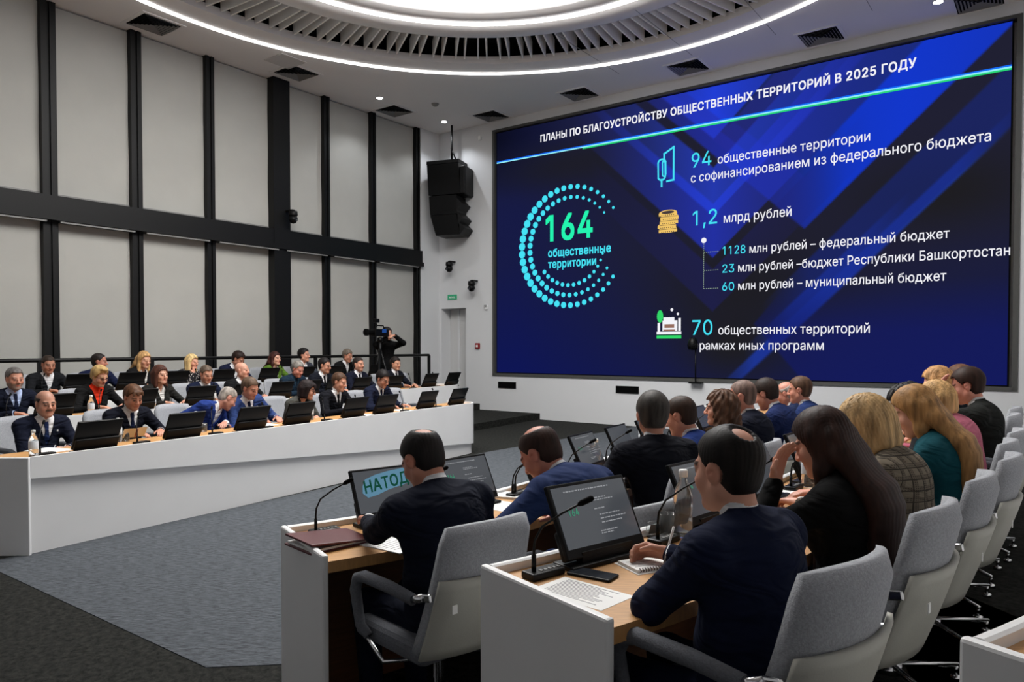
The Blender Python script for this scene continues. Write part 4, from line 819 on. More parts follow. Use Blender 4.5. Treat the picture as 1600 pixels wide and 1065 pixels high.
def solid(name, sdf, h, m, parent, colfn=None):
    A, lo, h = sdf.grid(h); vs, fq = nets(A, lo, h); me = bpy.data.meshes.new(name); fill(me, vs, fq)
    if colfn: setcol(me, colfn(vs))
    me.materials.append(m); return link(name, me, parent)
SKIN = bpy.data.materials.new('skin'); SKIN.use_nodes = True
_a = SKIN.node_tree.nodes.new('ShaderNodeAttribute'); _a.attribute_name = 'Col'; _b = SKIN.node_tree.nodes['Principled BSDF']
SKIN.node_tree.links.new(_a.outputs['Color'], _b.inputs['Base Color']); _b.inputs['Roughness'].default_value = .48; _b.inputs['Specular IOR Level'].default_value = .35
def hairmat(c):
    return mat('hair_%d_%d_%d' % c, rgb(*c), .55, noise=(34, .5, (1, 1, .12)), spec=.18)
def cloth(c, kind=''):
    key = 'cloth_%d_%d_%d%s' % (*c, kind)
    if key in MATS: return MATS[key]
    m = mat(key, tuple((.62 if max(c) < 70 else .9)*x for x in rgb(*c)), .9, noise=(18, .08, (1, 1, 1)), bump=(420, .10), spec=.12)
    nt = m.node_tree; tc0 = [n for n in nt.nodes if n.type == 'TEX_COORD'][0]; fine = [n for n in nt.nodes if n.type == 'BUMP'][0]
    fo = nt.nodes.new('ShaderNodeTexNoise'); fo.inputs['Scale'].default_value = 5.5; fo.inputs['Detail'].default_value = 1.5; fo.inputs['Distortion'].default_value = 1.6
    mpf = nt.nodes.new('ShaderNodeMapping'); mpf.inputs['Scale'].default_value = (1, 1, 2.2); mpf.inputs['Rotation'].default_value = (.3, .5, 0)
    nt.links.new(tc0.outputs['Object'], mpf.inputs[0]); nt.links.new(mpf.outputs[0], fo.inputs['Vector'])
    bf = nt.nodes.new('ShaderNodeBump'); bf.inputs['Strength'].default_value = .55; bf.inputs['Distance'].default_value = .05
    nt.links.new(fo.outputs[0], bf.inputs['Height']); nt.links.new(bf.outputs[0], fine.inputs['Normal'])
    if kind == 'plaid':
        nt = m.node_tree; b = nt.nodes['Principled BSDF']; tc = [n for n in nt.nodes if n.type == 'TEX_COORD'][0]
        def wave(axis, sc, w_):
            x = nt.nodes.new('ShaderNodeSeparateXYZ'); nt.links.new(tc.outputs['Object'], x.inputs[0])
            mu = nt.nodes.new('ShaderNodeMath'); mu.operation = 'MULTIPLY'; mu.inputs[1].default_value = sc; nt.links.new(x.outputs[axis], mu.inputs[0])
            fr_ = nt.nodes.new('ShaderNodeMath'); fr_.operation = 'FRACT'; nt.links.new(mu.outputs[0], fr_.inputs[0])
            lt = nt.nodes.new('ShaderNodeMath'); lt.operation = 'LESS_THAN'; lt.inputs[1].default_value = w_; nt.links.new(fr_.outputs[0], lt.inputs[0]); return lt.outputs[0]
        def comb(op, a, c_):
            q = nt.nodes.new('ShaderNodeMath'); q.operation = op; nt.links.new(a, q.inputs[0])
            if isinstance(c_, float): q.inputs[1].default_value = c_
            else: nt.links.new(c_, q.inputs[1])
            return q.outputs[0]
        f = wave(0, 120., .5); f = comb('MULTIPLY', f, wave(2, 120., .5))
        ba = comb('MAXIMUM', wave(0, 21., .45), wave(2, 21., .45))
        f = comb('MULTIPLY', f, ba); th = comb('MAXIMUM', wave(0, 21., .10), wave(2, 21., .10))
        f = comb('MAXIMUM', comb('MULTIPLY', f, .75), comb('MULTIPLY', th, .8)); f = comb('MAXIMUM', f, comb('MULTIPLY', ba, .25))
        mx = nt.nodes.new('ShaderNodeMix'); mx.data_type = 'RGBA'; mx.inputs[6].default_value = (*rgb(124, 114, 100), 1); mx.inputs[7].default_value = (*rgb(22, 20, 20), 1)
        nt.links.new(f, mx.inputs[0]); nt.links.new(mx.outputs[2], b.inputs['Base Color'])
    if kind == 'dots':
        nt = m.node_tree; b = nt.nodes['Principled BSDF']; tc = [n for n in nt.nodes if n.type == 'TEX_COORD'][0]
        v_ = nt.nodes.new('ShaderNodeTexVoronoi'); v_.inputs['Scale'].default_value = 38; nt.links.new(tc.outputs['Object'], v_.inputs['Vector'])
        r = nt.nodes.new('ShaderNodeValToRGB'); r.color_ramp.interpolation = 'CONSTANT'; r.color_ramp.elements[0].color = (*rgb(210, 205, 200), 1); r.color_ramp.elements[1].color = (*rgb(*c), 1); r.color_ramp.elements[1].position = .28
        nt.links.new(v_.outputs['Distance'], r.inputs[0]); nt.links.new(r.outputs[0], b.inputs['Base Color'])
    return m
def Rx(a): c, s = math.cos(a), math.sin(a); return np.array([[1, 0, 0], [0, c, -s], [0, s, c]])
def Ry(a): c, s = math.cos(a), math.sin(a); return np.array([[c, 0, s], [0, 1, 0], [-s, 0, c]])
def Rz(a): c, s = math.cos(a), math.sin(a); return np.array([[c, -s, 0], [s, c, 0], [0, 0, 1]])
D2 = math.pi/180
def hand(b, Wp, d, up, side, curl, k=.010, pen=False):
    d = d/np.linalg.norm(d); up = up-d*(up@d); up /= np.linalg.norm(up); s = np.cross(d, up)*side   # s points to the thumb side
    for t in (-.026, -.009, .009, .026): b.cap(Wp, Wp+d*.085+s*t, .019, .0125, k=.012)
    for i, (t, L) in enumerate([(.027, .070), (.009, .078), (-.009, .073), (-.026, .058)]):
        p = Wp+d*.086+s*t; ang = 0.15; spread = t*1.2
        for j, fr_ in enumerate((.45, .31, .24)):
            ang += curl*(.55, .9, .7)[j]
            q = p+(d*math.cos(ang)-up*math.sin(ang)+s*spread*(1 if j == 0 else .3))*L*fr_*1.15
            b.cap(p, q, .0095-.0008*j, .0088-.0008*j, k=.005); p = q
    p = Wp+d*.022+s*.022; q = p+(d*.55+s*.70-up*(.2+.4*curl))*.048; b.cap(p, q, .0135, .0105, k=.012)
    b.cap(q, q+(d*.92+s*(.25-.5*curl)-up*(.15+.3*curl))*.034, .0105, .0085, k=.005)
def person(q):
    fem = q.get('fem', 0); lean = q.get('lean', 8)*D2; pitch = q.get('pitch', 8)*D2; yaw = q.get('yaw', 0)*D2; roll = q.get('roll', 0)*D2
    slump = q.get('slump', 6)*D2; twist = q.get('twist', 0)*D2; fat = q.get('fat', 0.); vox = q.get('vox', .008)
    dr = lambda a, t=0: np.array([0, math.sin(a), math.cos(a)])
    side_lean = q.get('side', 0)*D2
    Ht = np.array([0, -.02, .55]); RL = Ry(side_lean)@Rx(-lean*.7); RU = Ry(side_lean*1.3)@Rz(twist)@Rx(-(lean*1.2+slump))
    P1 = Ht+.23*RL[:, 2]; N = P1+.27*RU[:, 2]
    RN = Ry(side_lean)@Rz(yaw*.4+twist)@Rx(-(lean*.9+slump+pitch*.45))
    Rh = Ry(side_lean*.6)@Rz(yaw+twist)@Rx(-(lean*.15+pitch))@Ry(roll)
    HC = N+.075*RN[:, 2]+Rh@np.array([0, .028, .072]); SW = (.150 if fem else .172)*q.get('wide', 1)
    up, fw = RU[:, 2], RU[:, 1]
    # ---- torso volume
    def torso(t, g):
        t.ell(Ht+.0*RL[:, 2], (.165+g, .125+fat*.5+g, .125+g), RL, k=.05); t.ell(Ht+.14*RL[:, 2]+fat*.3*RL[:, 1], (.150+fat*.6+g, .112+fat+g, .16+g), RL, k=.06)
        t.ell(P1+.10*up-.005*fw, (.158*q.get('wide', 1)+fat*.4+g, .112+fat*.3+g, .165+g), RU, k=.06); t.ell(P1+.16*up-.035*fw, (.140*q.get('wide', 1)+g, .085+g, .10+g), RU, k=.05)
        for s in (-1, 1):
            t.cap(N-.062*up+s*SW*.35*RU[:, 0]-.005*fw, N-.072*up+s*SW*RU[:, 0], .066+g*.8, .058+g*.8, k=.05)
            t.cap(N+(.012 if g < .01 else -.012)*RN[:, 2], N-.036*up+s*SW*.72*RU[:, 0]-.012*fw, .036+g*.6, .036+g*.6, k=.045)
            if fem: t.ell(P1+.075*up+.085*fw+s*.062*RU[:, 0], (.058+g*.7, .05+g*.7, .058+g*.7), RU, k=.04)
        return t
    # ---- arms
    hz = q.get('hz', .74); arms = []
    for s, key in ((-1, 'hl'), (1, 'hr')):
        Wt = np.array(q.get(key, (s*.15, .40, hz)), float); Sh = N-.075*up+s*(SW+.022)*RU[:, 0]
        v = Wt-Sh; L = np.linalg.norm(v); L1, L2 = .285, .255
        if L > L1+L2-.012: Wt = Sh+v/L*(L1+L2-.012); v = Wt-Sh; L = np.linalg.norm(v)
        a = (L1*L1-L2*L2+L*L)/(2*L); hh = math.sqrt(max(L1*L1-a*a, 1e-4)); pole = np.array(q.get('pole' + ('l' if s < 0 else 'r'), (s*.75, -.35, -.55)), float)
        d = v/L; pole = pole-d*(pole@d); pole /= np.linalg.norm(pole); E_ = Sh+d*a+pole*hh
        E_[2] = max(E_[2], q.get('ez', .60)); arms.append((s, Sh, E_, Wt))
    e = q['root']
    # ---- body: head, neck, core, arms and hands in one surface
    b = SDF(); torso(b, -.022)
    b.cap(N-.03*up, N+.095*RN[:, 2]+.005*RN[:, 1], .053-.006*fem, .050-.006*fem, k=.03)
    hp = lambda *p: HC+Rh@np.array(p, float)
    hs = 1-.05*fem; jw = q.get('jaw', 1.)
    b.ell(hp(0, -.014, .036), (.0765*hs, .098*hs, .086*hs), Rh, k=.02); b.ell(hp(0, .026, -.036), (.060*hs*jw, .062*hs, .084*hs), Rh, k=.03)
    for s in (-1, 1):
        b.cap(hp(s*.050*jw, .0, -.055), hp(s*.016, .066, -.098), .024, .021, k=.03); b.ell(hp(s*.040, .058, -.032), (.026, .026, .028), Rh, k=.025)
        b.ell(hp(s*.079*hs, -.008, -.004), (.0095, .022, .033), Rh@Rz(s*-.35), k=.008); b.cap(hp(s*.086*hs, -.006, .0), hp(s*.088*hs, -.002, -.004), .004, .004, k=.006, op=1)
        b.ell(hp(s*.031, .104, -.002), (.021, .018, .014), Rh, k=.016, op=1); b.ell(hp(s*.031, .079, -.003), (.0135, .0135, .0125), Rh, k=.006)
        b.ell(hp(s*.0125, .101, -.034), (.0095, .011, .008), Rh, k=.008)
    b.cap(hp(-.038, .076, .020), hp(.038, .076, .020), .012, k=.018); b.ell(hp(0, .072, -.100), (.021, .020, .017), Rh, k=.02)
    b.cap(hp(0, .088, .010), hp(0, .111, -.028), .0085, .0125, k=.014)
    b.cap(hp(-.018, .084, -.060), hp(.018, .084, -.060), .0085, k=.008); b.cap(hp(-.014, .084, -.072), hp(.014, .084, -.072), .009, k=.008)
    b.cap(hp(-.02, .096, -.066), hp(.02, .096, -.066), .003, k=.005, op=1)
    cen = []
    for s, Sh, El, Wt in arms:
        b.cap(Sh, El, .040, .034, k=.03); b.cap(El, Wt, .034, .026, k=.02)
        key = 'hd'+('l' if s < 0 else 'r'); f = Wt-El; f /= np.linalg.norm(f)
        d = np.array(q.get(key, (f[0]*.7-s*.25, f[1]+.35, min(f[2], .05)*.2)), float); uph = np.array(q.get('hu'+('l' if s < 0 else 'r'), (0, 0, 1)), float)
        hand(b, Wt, d, uph, 1 if s < 0 else -1, q.get('curl', .35)); cen.append(Wt+d/np.linalg.norm(d)*.08)
    tone = np.array(rgb(*q.get('tone', (196, 146, 122)))); hcol = np.array(rgb(*q.get('hair', (50, 36, 28)))); red = tone*np.array([1.0, .72, .68])
    def skincol(vs):
        L = (vs-HC)@Rh; x, y, z = L[:, 0], L[:, 1], L[:, 2]; c = np.tile(tone, (len(vs), 1))
        def mx(w, col): nonlocal c; w = np.clip(w, 0, 1)[:, None]; c = c*(1-w)+np.array(col)*w
        g = lambda px, py, pz, r: np.exp(-(((np.abs(x)-px)**2+(y-py)**2+(z-pz)**2)/r**2))
        mx(.55*g(.042, .075, -.035, .028)+.5*g(0, .11, -.03, .018)+.5*g(.082, -.008, -.004, .03), red)
        for hc in cen: mx(.35*np.exp(-((vs-hc)**2).sum(1)/.05**2), red)
        fr_ = y > .055
        mx((fr_ & (np.abs(np.abs(x)-.032) < .021) & (np.abs(z-.0225-.1*(.032-np.abs(np.abs(x)-.032))) < .0058))*.85, hcol*.7)
        mx((fr_ & (np.abs(z+.066) < .0095) & (np.abs(x) < .022))*.75, tone*np.array([.80, .42, .42]) if not fem else rgb(168, 66, 70))
        ex = np.abs(np.abs(x)-.031)
        mx((fr_ & (ex < .0125) & (np.abs(z+.002) < .0062*(1-(ex/.014)**2)))*.7, rgb(150, 132, 124)); mx((fr_ & (ex < .0058) & (np.abs(z+.002) < .0062))*1., rgb(40, 30, 28)); mx((fr_ & (ex < .0145) & (np.abs(z-.0040) < .0042))*.85, rgb(44, 32, 30))
        if q.get('beard'): mx(((z < -.042) & (y > .0) & (z > -.135) & ~((np.abs(z+.066) < .008) & (np.abs(x) < .02)))*q['beard'], rgb(*q.get('beardc', (92, 84, 78))))
        if q.get('tache'): mx(((np.abs(z+.050) < .009) & (np.abs(x) < .030) & (y > .07))*.9, rgb(70, 58, 50))
        if q.get('stubble'): mx(((y < .03) & (z > -.05) & (z < .075) & (np.abs(x) > .02) | (z > .075))*(y < .075)*(np.abs(x) < .0795)*(z > -.055)*q['stubble'], hcol)
        mx(((z < -.02) & (z > -.15) & (y < .075))*0., tone)
        return c
    solid('body', b, vox, SKIN, e, skincol)
    # ---- shirt and jacket
    kind = q.get('top', 'jacket'); jc = q.get('suit', (22, 26, 44)); jm = cloth(jc, q.get('fabric', '')); hv = vox*1.35
    ss = lambda x, y, z: ((x-P1[0])*up[0]+(y-P1[1])*up[1]+(z-P1[2])*up[2])
    lx = lambda x, y, z: ((x-N[0])*RU[0, 0]+(y-N[1])*RU[1, 0]+(z-N[2])*RU[2, 0]); ly = lambda x, y, z: ((x-N[0])*fw[0]+(y-N[1])*fw[1]+(z-N[2])*fw[2])
    nk = lambda g, hi: (lambda s_: s_.cap(N-.012*up+.004*fw, N+hi*RN[:, 2]+.006*RN[:, 1], g+.006, g-.004, k=.012))
    if kind == 'jacket':
        sh = SDF(); torso(sh, -.004); nk(.058-.006*fem, .040 if not fem else .012)(sh)
        sh.add(lambda x, y, z: np.maximum(.02-ss(x, y, z), 0*x-.2), [-1]*3, [1]*3, op=2); sh.add(lambda x, y, z: np.maximum(-.30-ss(x, y, z), -.1-ly(x, y, z)), [-1]*3, [1]*3, op=2)
        c0, cs_ = (.175, .42) if fem else ((.225, .42) if not q.get('tie') else (.262, .62))   ; c0 = q.get('c0', c0)   # open collar point
        sh.add(lambda x, y, z: -np.maximum(np.maximum(np.abs(lx(x, y, z))-np.clip((ss(x, y, z)-c0)*cs_, 0, .06), .0-ly(x, y, z)), c0-ss(x, y, z)), [-1]*3, [1]*3, op=2)
        so = solid('shirt', sh, hv, cloth(q.get('shirt', (222, 222, 224)), q.get('shirtk', '')), e)
    j = SDF()
    torso(j, .014)
    for s, Sh, El, Wt in arms:
        fL = (Wt-El)/np.linalg.norm(Wt-El); sl = q.get('sleeve', 1)
        j.cap(Sh, El, .066-.008*fem, .052-.006*fem, k=.045); j.cap(El, Wt-fL*.015, .052-.006*fem, .040-.004*fem, k=.02)
        if kind == 'jacket': j.cap(N-.040*up+s*SW*.5*RU[:, 0], N-.050*up+s*(SW+.012)*RU[:, 0], .040, .042, k=.035)
        # soft folds at the elbow and along the upper arm
        mid = (Sh+El)/2; ax_ = (El-Sh)/np.linalg.norm(El-Sh)
        for kf in (.55, .72, .88): j.cap(Sh+(El-Sh)*kf+np.array([s*.030, -.02, 0]), Sh+(El-Sh)*(kf+.03)+np.array([-s*.012, .038, .02]), .016, .010, k=.03)
    nk(.063-.006*fem if kind == 'jacket' else .058, .012 if kind == 'jacket' else .03)(j)
    if kind == 'jacket':
        v0, v1, vw = (.02, .25, .078)
        def cut(x, y, z):
            s_ = ss(x, y, z); w_ = vw*np.clip((s_-v0)/(v1-v0), 0, 1.15); return -np.maximum(np.maximum(np.abs(lx(x, y, z))-w_, .01-ly(x, y, z)), v0-s_)
        def lap(x, y, z): return None
        j.add(cut, [-1]*3, [1]*3, op=2)
    solid({'jacket': 'jacket'}.get(kind, kind), j, hv, jm, e)
    if kind == 'jacket':                 # lapels: raised strips along the opening
        T = torso(SDF(), .014); lp = MB()
        def front(s_, x_):
            ys = np.linspace(.30, .0, 90); B_ = P1+up*s_+RU[:, 0]*x_; pt = B_[None]+fw[None]*ys[:, None]
            d_ = T.ev(pt[:, 0], pt[:, 1], pt[:, 2]); k_ = np.argmax(d_ < 0); return B_+fw*ys[k_] if (d_ < 0).any() else B_+fw*.1
        for s in (-1, 1):
            r_ = []
            for t in np.linspace(0, 1, 8):
                s_ = .02+.23*t; xi = .078*t; wd_ = .012+.05*math.sin(min(t*1.15, 1)*math.pi*.62)
                if t > .86: wd_ *= .62
                p0, p1 = front(s_, s*(xi-.002)), front(s_-.004, s*(xi+wd_)); r_.append((p0+fw*.004, p1+fw*.008, p1-fw*.004, p0-fw*.006))
            vs = [p for r0_ in r_ for p in r0_]; fs = []
            for i in range(7):
                for k in range(4): fs.append((4*i+k, 4*i+(k+1) % 4, 4*i+4+(k+1) % 4, 4*i+4+k))
            fs += [(0, 1, 2, 3), (31, 30, 29, 28)]; lp.add(vs, fs)
        lp.build('lapels', jm, e)
        if q.get('tie'):
            T2 = torso(SDF(), -.004); T = T2; tb = MB(); r_ = []
            for t in np.linspace(0, 1, 9):
                s_ = .262-.30*t; w_ = (.016, .020, .013, .018, .023, .027, .030, .033, .030)[int(round(t*8))]; p = front(s_, 0)
                r_ += [p-RU[:, 0]*w_+fw*.006, p+RU[:, 0]*w_+fw*.006, p+RU[:, 0]*w_-fw*.006, p-RU[:, 0]*w_-fw*.006]
                r_[-4] = r_[-4]+fw*.006; r_[-3] = r_[-3]+fw*.006
            fs = []
            for i in range(8):
                for k in range(4): fs.append((4*i+k, 4*i+(k+1) % 4, 4*i+4+(k+1) % 4, 4*i+4+k))
            fs += [(0, 1, 2, 3), (35, 34, 33, 32)]; tb.add(r_, fs); tb.build('tie', cloth(q['tie']), e)
        if not (q.get('nocuff') or fem):
            for s, Sh, El, Wt in arms:
                fL = (Wt-El)/np.linalg.norm(Wt-El); MB().tube([Wt-fL*.03, Wt+fL*.004], [.0385, .037], 14).build('shirt_cuff', cloth(q.get('shirt', (222, 222, 224))), e)
    # ---- hair
    st = q.get('style', 'short'); HM = hairmat(q.get('hair', (50, 36, 28)))
    if st != 'none':
        hb = SDF(); t = {'buzz': .004, 'short': .010, 'full': .018, 'sides': .007, 'thin': .006, 'long': .016, 'bob': .020, 'curly': .024, 'straight': .018, 'updo': .014}[st]; t = q.get('ht', t)
        loc = lambda x, y, z: ((x-HC[0])*Rh[0, 0]+(y-HC[1])*Rh[1, 0]+(z-HC[2])*Rh[2, 0], (x-HC[0])*Rh[0, 1]+(y-HC[1])*Rh[1, 1]+(z-HC[2])*Rh[2, 1], (x-HC[0])*Rh[0, 2]+(y-HC[1])*Rh[1, 2]+(z-HC[2])*Rh[2, 2])
        hb.ell(hp(0, -.015, .037), (.0765*hs+t, .098*hs+t, .086*hs+t*1.15), Rh, k=.02); hb.ell(hp(0, -.040, -.025), (.064*hs+t*(.8 if fem else .25), .058*hs+t*(.6 if fem else .15), .062*hs+t*(1 if fem else .3)), Rh, k=.03)
        fh = q.get('fh', .072); nape = q.get('nape', -.072 if not fem else -.10)
        def keep(x, y, z):
            X, Y, Z = loc(x, y, z); yl = .012+.62*np.clip(Z-.0, 0, .09)+(-.03*np.clip((-Z-.02)/.05, 0, 1) if not fem else .012)
            top = fh-Z+.10*np.abs(X) if st not in ('sides',) else 1.+0*Z
            d_ = np.minimum(top, Y-yl); d_ = np.maximum(d_, nape-Z)
            ear = .031-np.sqrt((Y+.006)**2+(Z+.004)**2)           # cut round the ears
            if not fem: d_ = np.maximum(d_, np.where(np.abs(X) > .055, ear, -1))
            if st == 'sides': d_ = np.maximum(d_, Z-q.get('sz', .055)-.35*np.clip(-Y-.02, 0, .1))
            return d_
        hb.add(keep, [-1]*3, [1]*3, op=2)
        if q.get('crown'):
            cr = q['crown']; hb.ell(hp(*cr[:3]), (cr[3], cr[3]*1.15, .05), Rh, k=.02, op=1)
        if q.get('part') is not None: hb.cap(hp(q['part'], .06, .125), hp(q['part'], -.03, .140), .008, k=.015, op=1)
        dn = -up
        if st in ('long', 'straight'):
            Ln = q.get('len', .30); r0_ = .040
            TB = torso(SDF(), .018); ys = np.linspace(-.35, .1, 90)
            def rear(d_, x_):
                B_ = N-up*d_+RU[:, 0]*x_; pt = B_[None]+fw[None]*ys[:, None]; v_ = TB.ev(pt[:, 0], pt[:, 1], pt[:, 2]) < 0
                return (B_+fw*ys[np.argmax(v_)] if v_.any() else B_-fw*.08)-fw*.012
            for x_ in (-.075, -.045, -.015, .015, .045, .075):
                ch = [hp(x_*.75, -.075, .0), hp(x_*.9, -.085, -.07)]+[rear(d_, x_*1.15) for d_ in np.arange(.05, Ln-.04, .06)]
                for k_ in range(len(ch)-1):
                    f_ = k_/(len(ch)-1); hb.cap(ch[k_], ch[k_+1], .040-.018*f_, .040-.018*(f_+.1), k=.03)
            for s in (-1, 1):
                hb.cap(hp(s*.070, -.02, .03), hp(s*.074, .0, -.10), .026, .026, k=.03); hb.cap(hp(s*.074, .0, -.10), N+RU[:, 0]*s*.085+fw*q.get('fwd', .05)+dn*(Ln*.75), .028, .020, k=.03)
        if st == 'bob':
            Lb = q.get('len', .13)
            for s in (-1, 1): hb.cap(hp(s*.072, .008, .03), hp(s*.078, .012, -Lb), .026, .026, k=.03); hb.cap(hp(s*.055, -.06, .0), hp(s*.062, -.045, -Lb), .045, .036, k=.04)
            hb.cap(hp(0, -.075, .0), hp(0, -.072, -Lb), .055, .042, k=.04)
        if st == 'curly':
            for s in (-1, 1): hb.cap(hp(s*.066, -.01, .03), hp(s*.085, -.01, -.16), .042, .05, k=.04)
            hb.cap(hp(0, -.07, .02), hp(0, -.085, -.17), .07, .07, k=.04)
        if q.get('fringe'):
            for s in (-.04, 0, .04): hb.cap(hp(s, .078, .085), hp(s*1.2+.008, .098, q['fringe']), .016, .009, k=.02)
        if q.get('quiff'): hb.ell(hp(.01, .06, .115), (.05, .04, .022), Rh@Rz(.3), k=.03)
        bs = hb.p; amp, fq_ = {'curly': (.008, 90), 'bob': (.0035, 0), 'long': (.0022, 0), 'straight': (.0014, 0)}.get(st, (.0008, 0))
        def wob(D, x, y, z):
            X, Y, Z = loc(x, y, z)
            if fq_: return D+amp*(.55*np.sin(np.arctan2(X, Y+.02)*13+75*Z)+.45*np.sin(np.arctan2(X, Y+.02)*8-58*Z+1)+.3*np.sin(120*Y+40*X))
            an = np.arctan2(X, Y+.02); return D+amp*np.sin(an*46+5*np.sin(17*Z)+3*np.sin(31*X))*np.clip((Z+.10)/.12, .3, 1)
        A, lo, h_ = hb.grid(vox*1.0 if st != 'curly' else vox, .01)
        ax = [(lo[i]+h_*np.arange(A.shape[i])).astype(np.float32) for i in range(3)]
        A = wob(A, ax[0][:, None, None], ax[1][None, :, None], ax[2][None, None, :]).astype(np.float32)
        vs, fq2 = nets(A, lo, h_); me = bpy.data.meshes.new('hair'); fill(me, vs, fq2); me.materials.append(HM); link('hair', me, e)
    if q.get('glasses'):
        g = MB()
        for s in (-1, 1):
            pts = [tuple(hp(s*.032+.021*math.cos(t), .103-.006*abs(math.cos(t)), -.004+.016*math.sin(t))) for t in [k*math.pi/6 for k in range(13)]]; g.tube(pts, .0022, 6); g.tube([hp(s*.053, .098, .0), hp(s*.080, .01, .004)], .002, 6)
        g.tube([hp(-.011, .108, 0), hp(.011, .108, 0)], .002, 6); g.build('glasses', M_blkp, e)
    if q.get('pin'):
        T = torso(SDF(), .014); ys = np.linspace(.3, 0, 90); B_ = P1+up*.17+RU[:, 0]*.095*q['pin']; pt = B_[None]+fw[None]*ys[:, None]; k_ = np.argmax(T.ev(pt[:, 0], pt[:, 1], pt[:, 2]) < 0); MB().box(B_+fw*(ys[k_]+.012), (.016, .006, .016), bev=.002).build('lapel_pin', M_paper, e)
    if q.get('patch'):
        s, Sh, El, Wt = arms[0 if q['patch'] < 0 else 1]; o_ = (El-Sh)/np.linalg.norm(El-Sh); out = np.array([s, .55, .1]); out -= o_*(out@o_); out /= np.linalg.norm(out); c_ = Sh+o_*.10+out*.058
        pm = MB(); R_ = Matrix(np.stack([np.cross(o_, out), o_, out], 1).tolist()); pm.M = Matrix.Translation(Vector(c_)) @ R_.to_4x4(); pm.lathe([(0, .010), (.030, .008), (.034, -.004)], n=18); pm.build('sleeve_patch', M_paper, e)
        pm2 = MB(); pm2.M = pm.M; pm2.lathe([(0, .014), (.020, .012), (.022, .0)], n=16); pm2.build('patch_emblem', mat('emblem_red', rgb(150, 40, 40), .6), e)
    # ---- trousers and shoes
    if not q.get('standing'):
        tr = SDF(); tr.ell(Ht+np.array([0, .01, -.03]), (.165, .13, .10), k=.04); tm = cloth(q.get('legs', jc if kind == 'jacket' and not q.get('fabric') else (24, 24, 28)))
        for s in (-1, 1):
            Kn = np.array([s*.12, .40, .50]); An = np.array([s*.12, .36, .10]); tr.cap(Ht+np.array([s*.085, .02, -.03]), Kn, .085, .064, k=.04); tr.cap(Kn, An, .062, .050, k=.03)
        solid('trousers', tr, .016, tm, e)
        for s in (-1, 1):
            sh = SDF(); sh.ell((s*.12, .43, .045), (.046, .135, .045), k=.02); sh.cap((s*.12, .36, .05), (s*.12, .36, .09), .042, .04, k=.03); sh.add(lambda x, y, z: .004-z+0*x, [-1]*3, [1]*3, op=2); solid('shoe', sh, .014, M_blkp, e)
    return HC, N, Rh, arms
def natural(q):     # where the top of the head comes out, unscaled
    lean = q.get('lean', 8)*D2; pitch = q.get('pitch', 8)*D2; yaw = q.get('yaw', 0)*D2; slump = q.get('slump', 6)*D2; tw = q.get('twist', 0)*D2; sd = q.get('side', 0)*D2; fem = q.get('fem', 0)
    Ht = np.array([0, -.02, .55]); RL = Ry(sd)@Rx(-lean*.7); RU = Ry(sd*1.3)@Rz(tw)@Rx(-(lean*1.2+slump)); P1 = Ht+.23*RL[:, 2]; N = P1+.27*RU[:, 2]; RN = Ry(sd)@Rz(yaw*.4+tw)@Rx(-(lean*.9+slump+pitch*.45)); Rh = Ry(sd*.6)@Rz(yaw+tw)@Rx(-(lean*.15+pitch))@Ry(q.get('roll', 0)*D2)
    HC = N+.075*RN[:, 2]+Rh@np.array([0, .028, .072]); t = .01 if q.get('style', 'short') in ('short', 'buzz', 'none', 'sides', 'thin') else .02
    c = HC+Rh@np.array([0, -.014, .036]); r = np.array([.0765, .098, .086])+t; return HC, c[2]+np.sqrt(((Rh[2]*r)**2).sum())
def seat_person(q, face, zf, desk_z, px=None, Y=None, py=None, xy=None, ztop=None, scl=None):
    """place so that the head comes to xy with its top at ztop"""
    HC, top = natural(q); s = scl or np.clip((ztop-zf)/top, .90, 1.12); rz = (face-90)*D2
    c, sn = math.cos(rz), math.sin(rz); ox = xy[0]-s*(c*HC[0]-sn*HC[1]); oy = xy[1]-s*(sn*HC[0]+c*HC[1])
    e = empty('person', (ox, oy, zf), rz, q['label'], 'person'); e.scale = (s, s, s); q['root'] = e
    q.setdefault('hz', (desk_z-zf+.042)/s); q.setdefault('ez', (desk_z-zf+.02)/s if q.get('elbows') else .58)
    q['out'] = person(q); q['s'] = s; q['pos'] = (ox, oy, zf, rz); return e
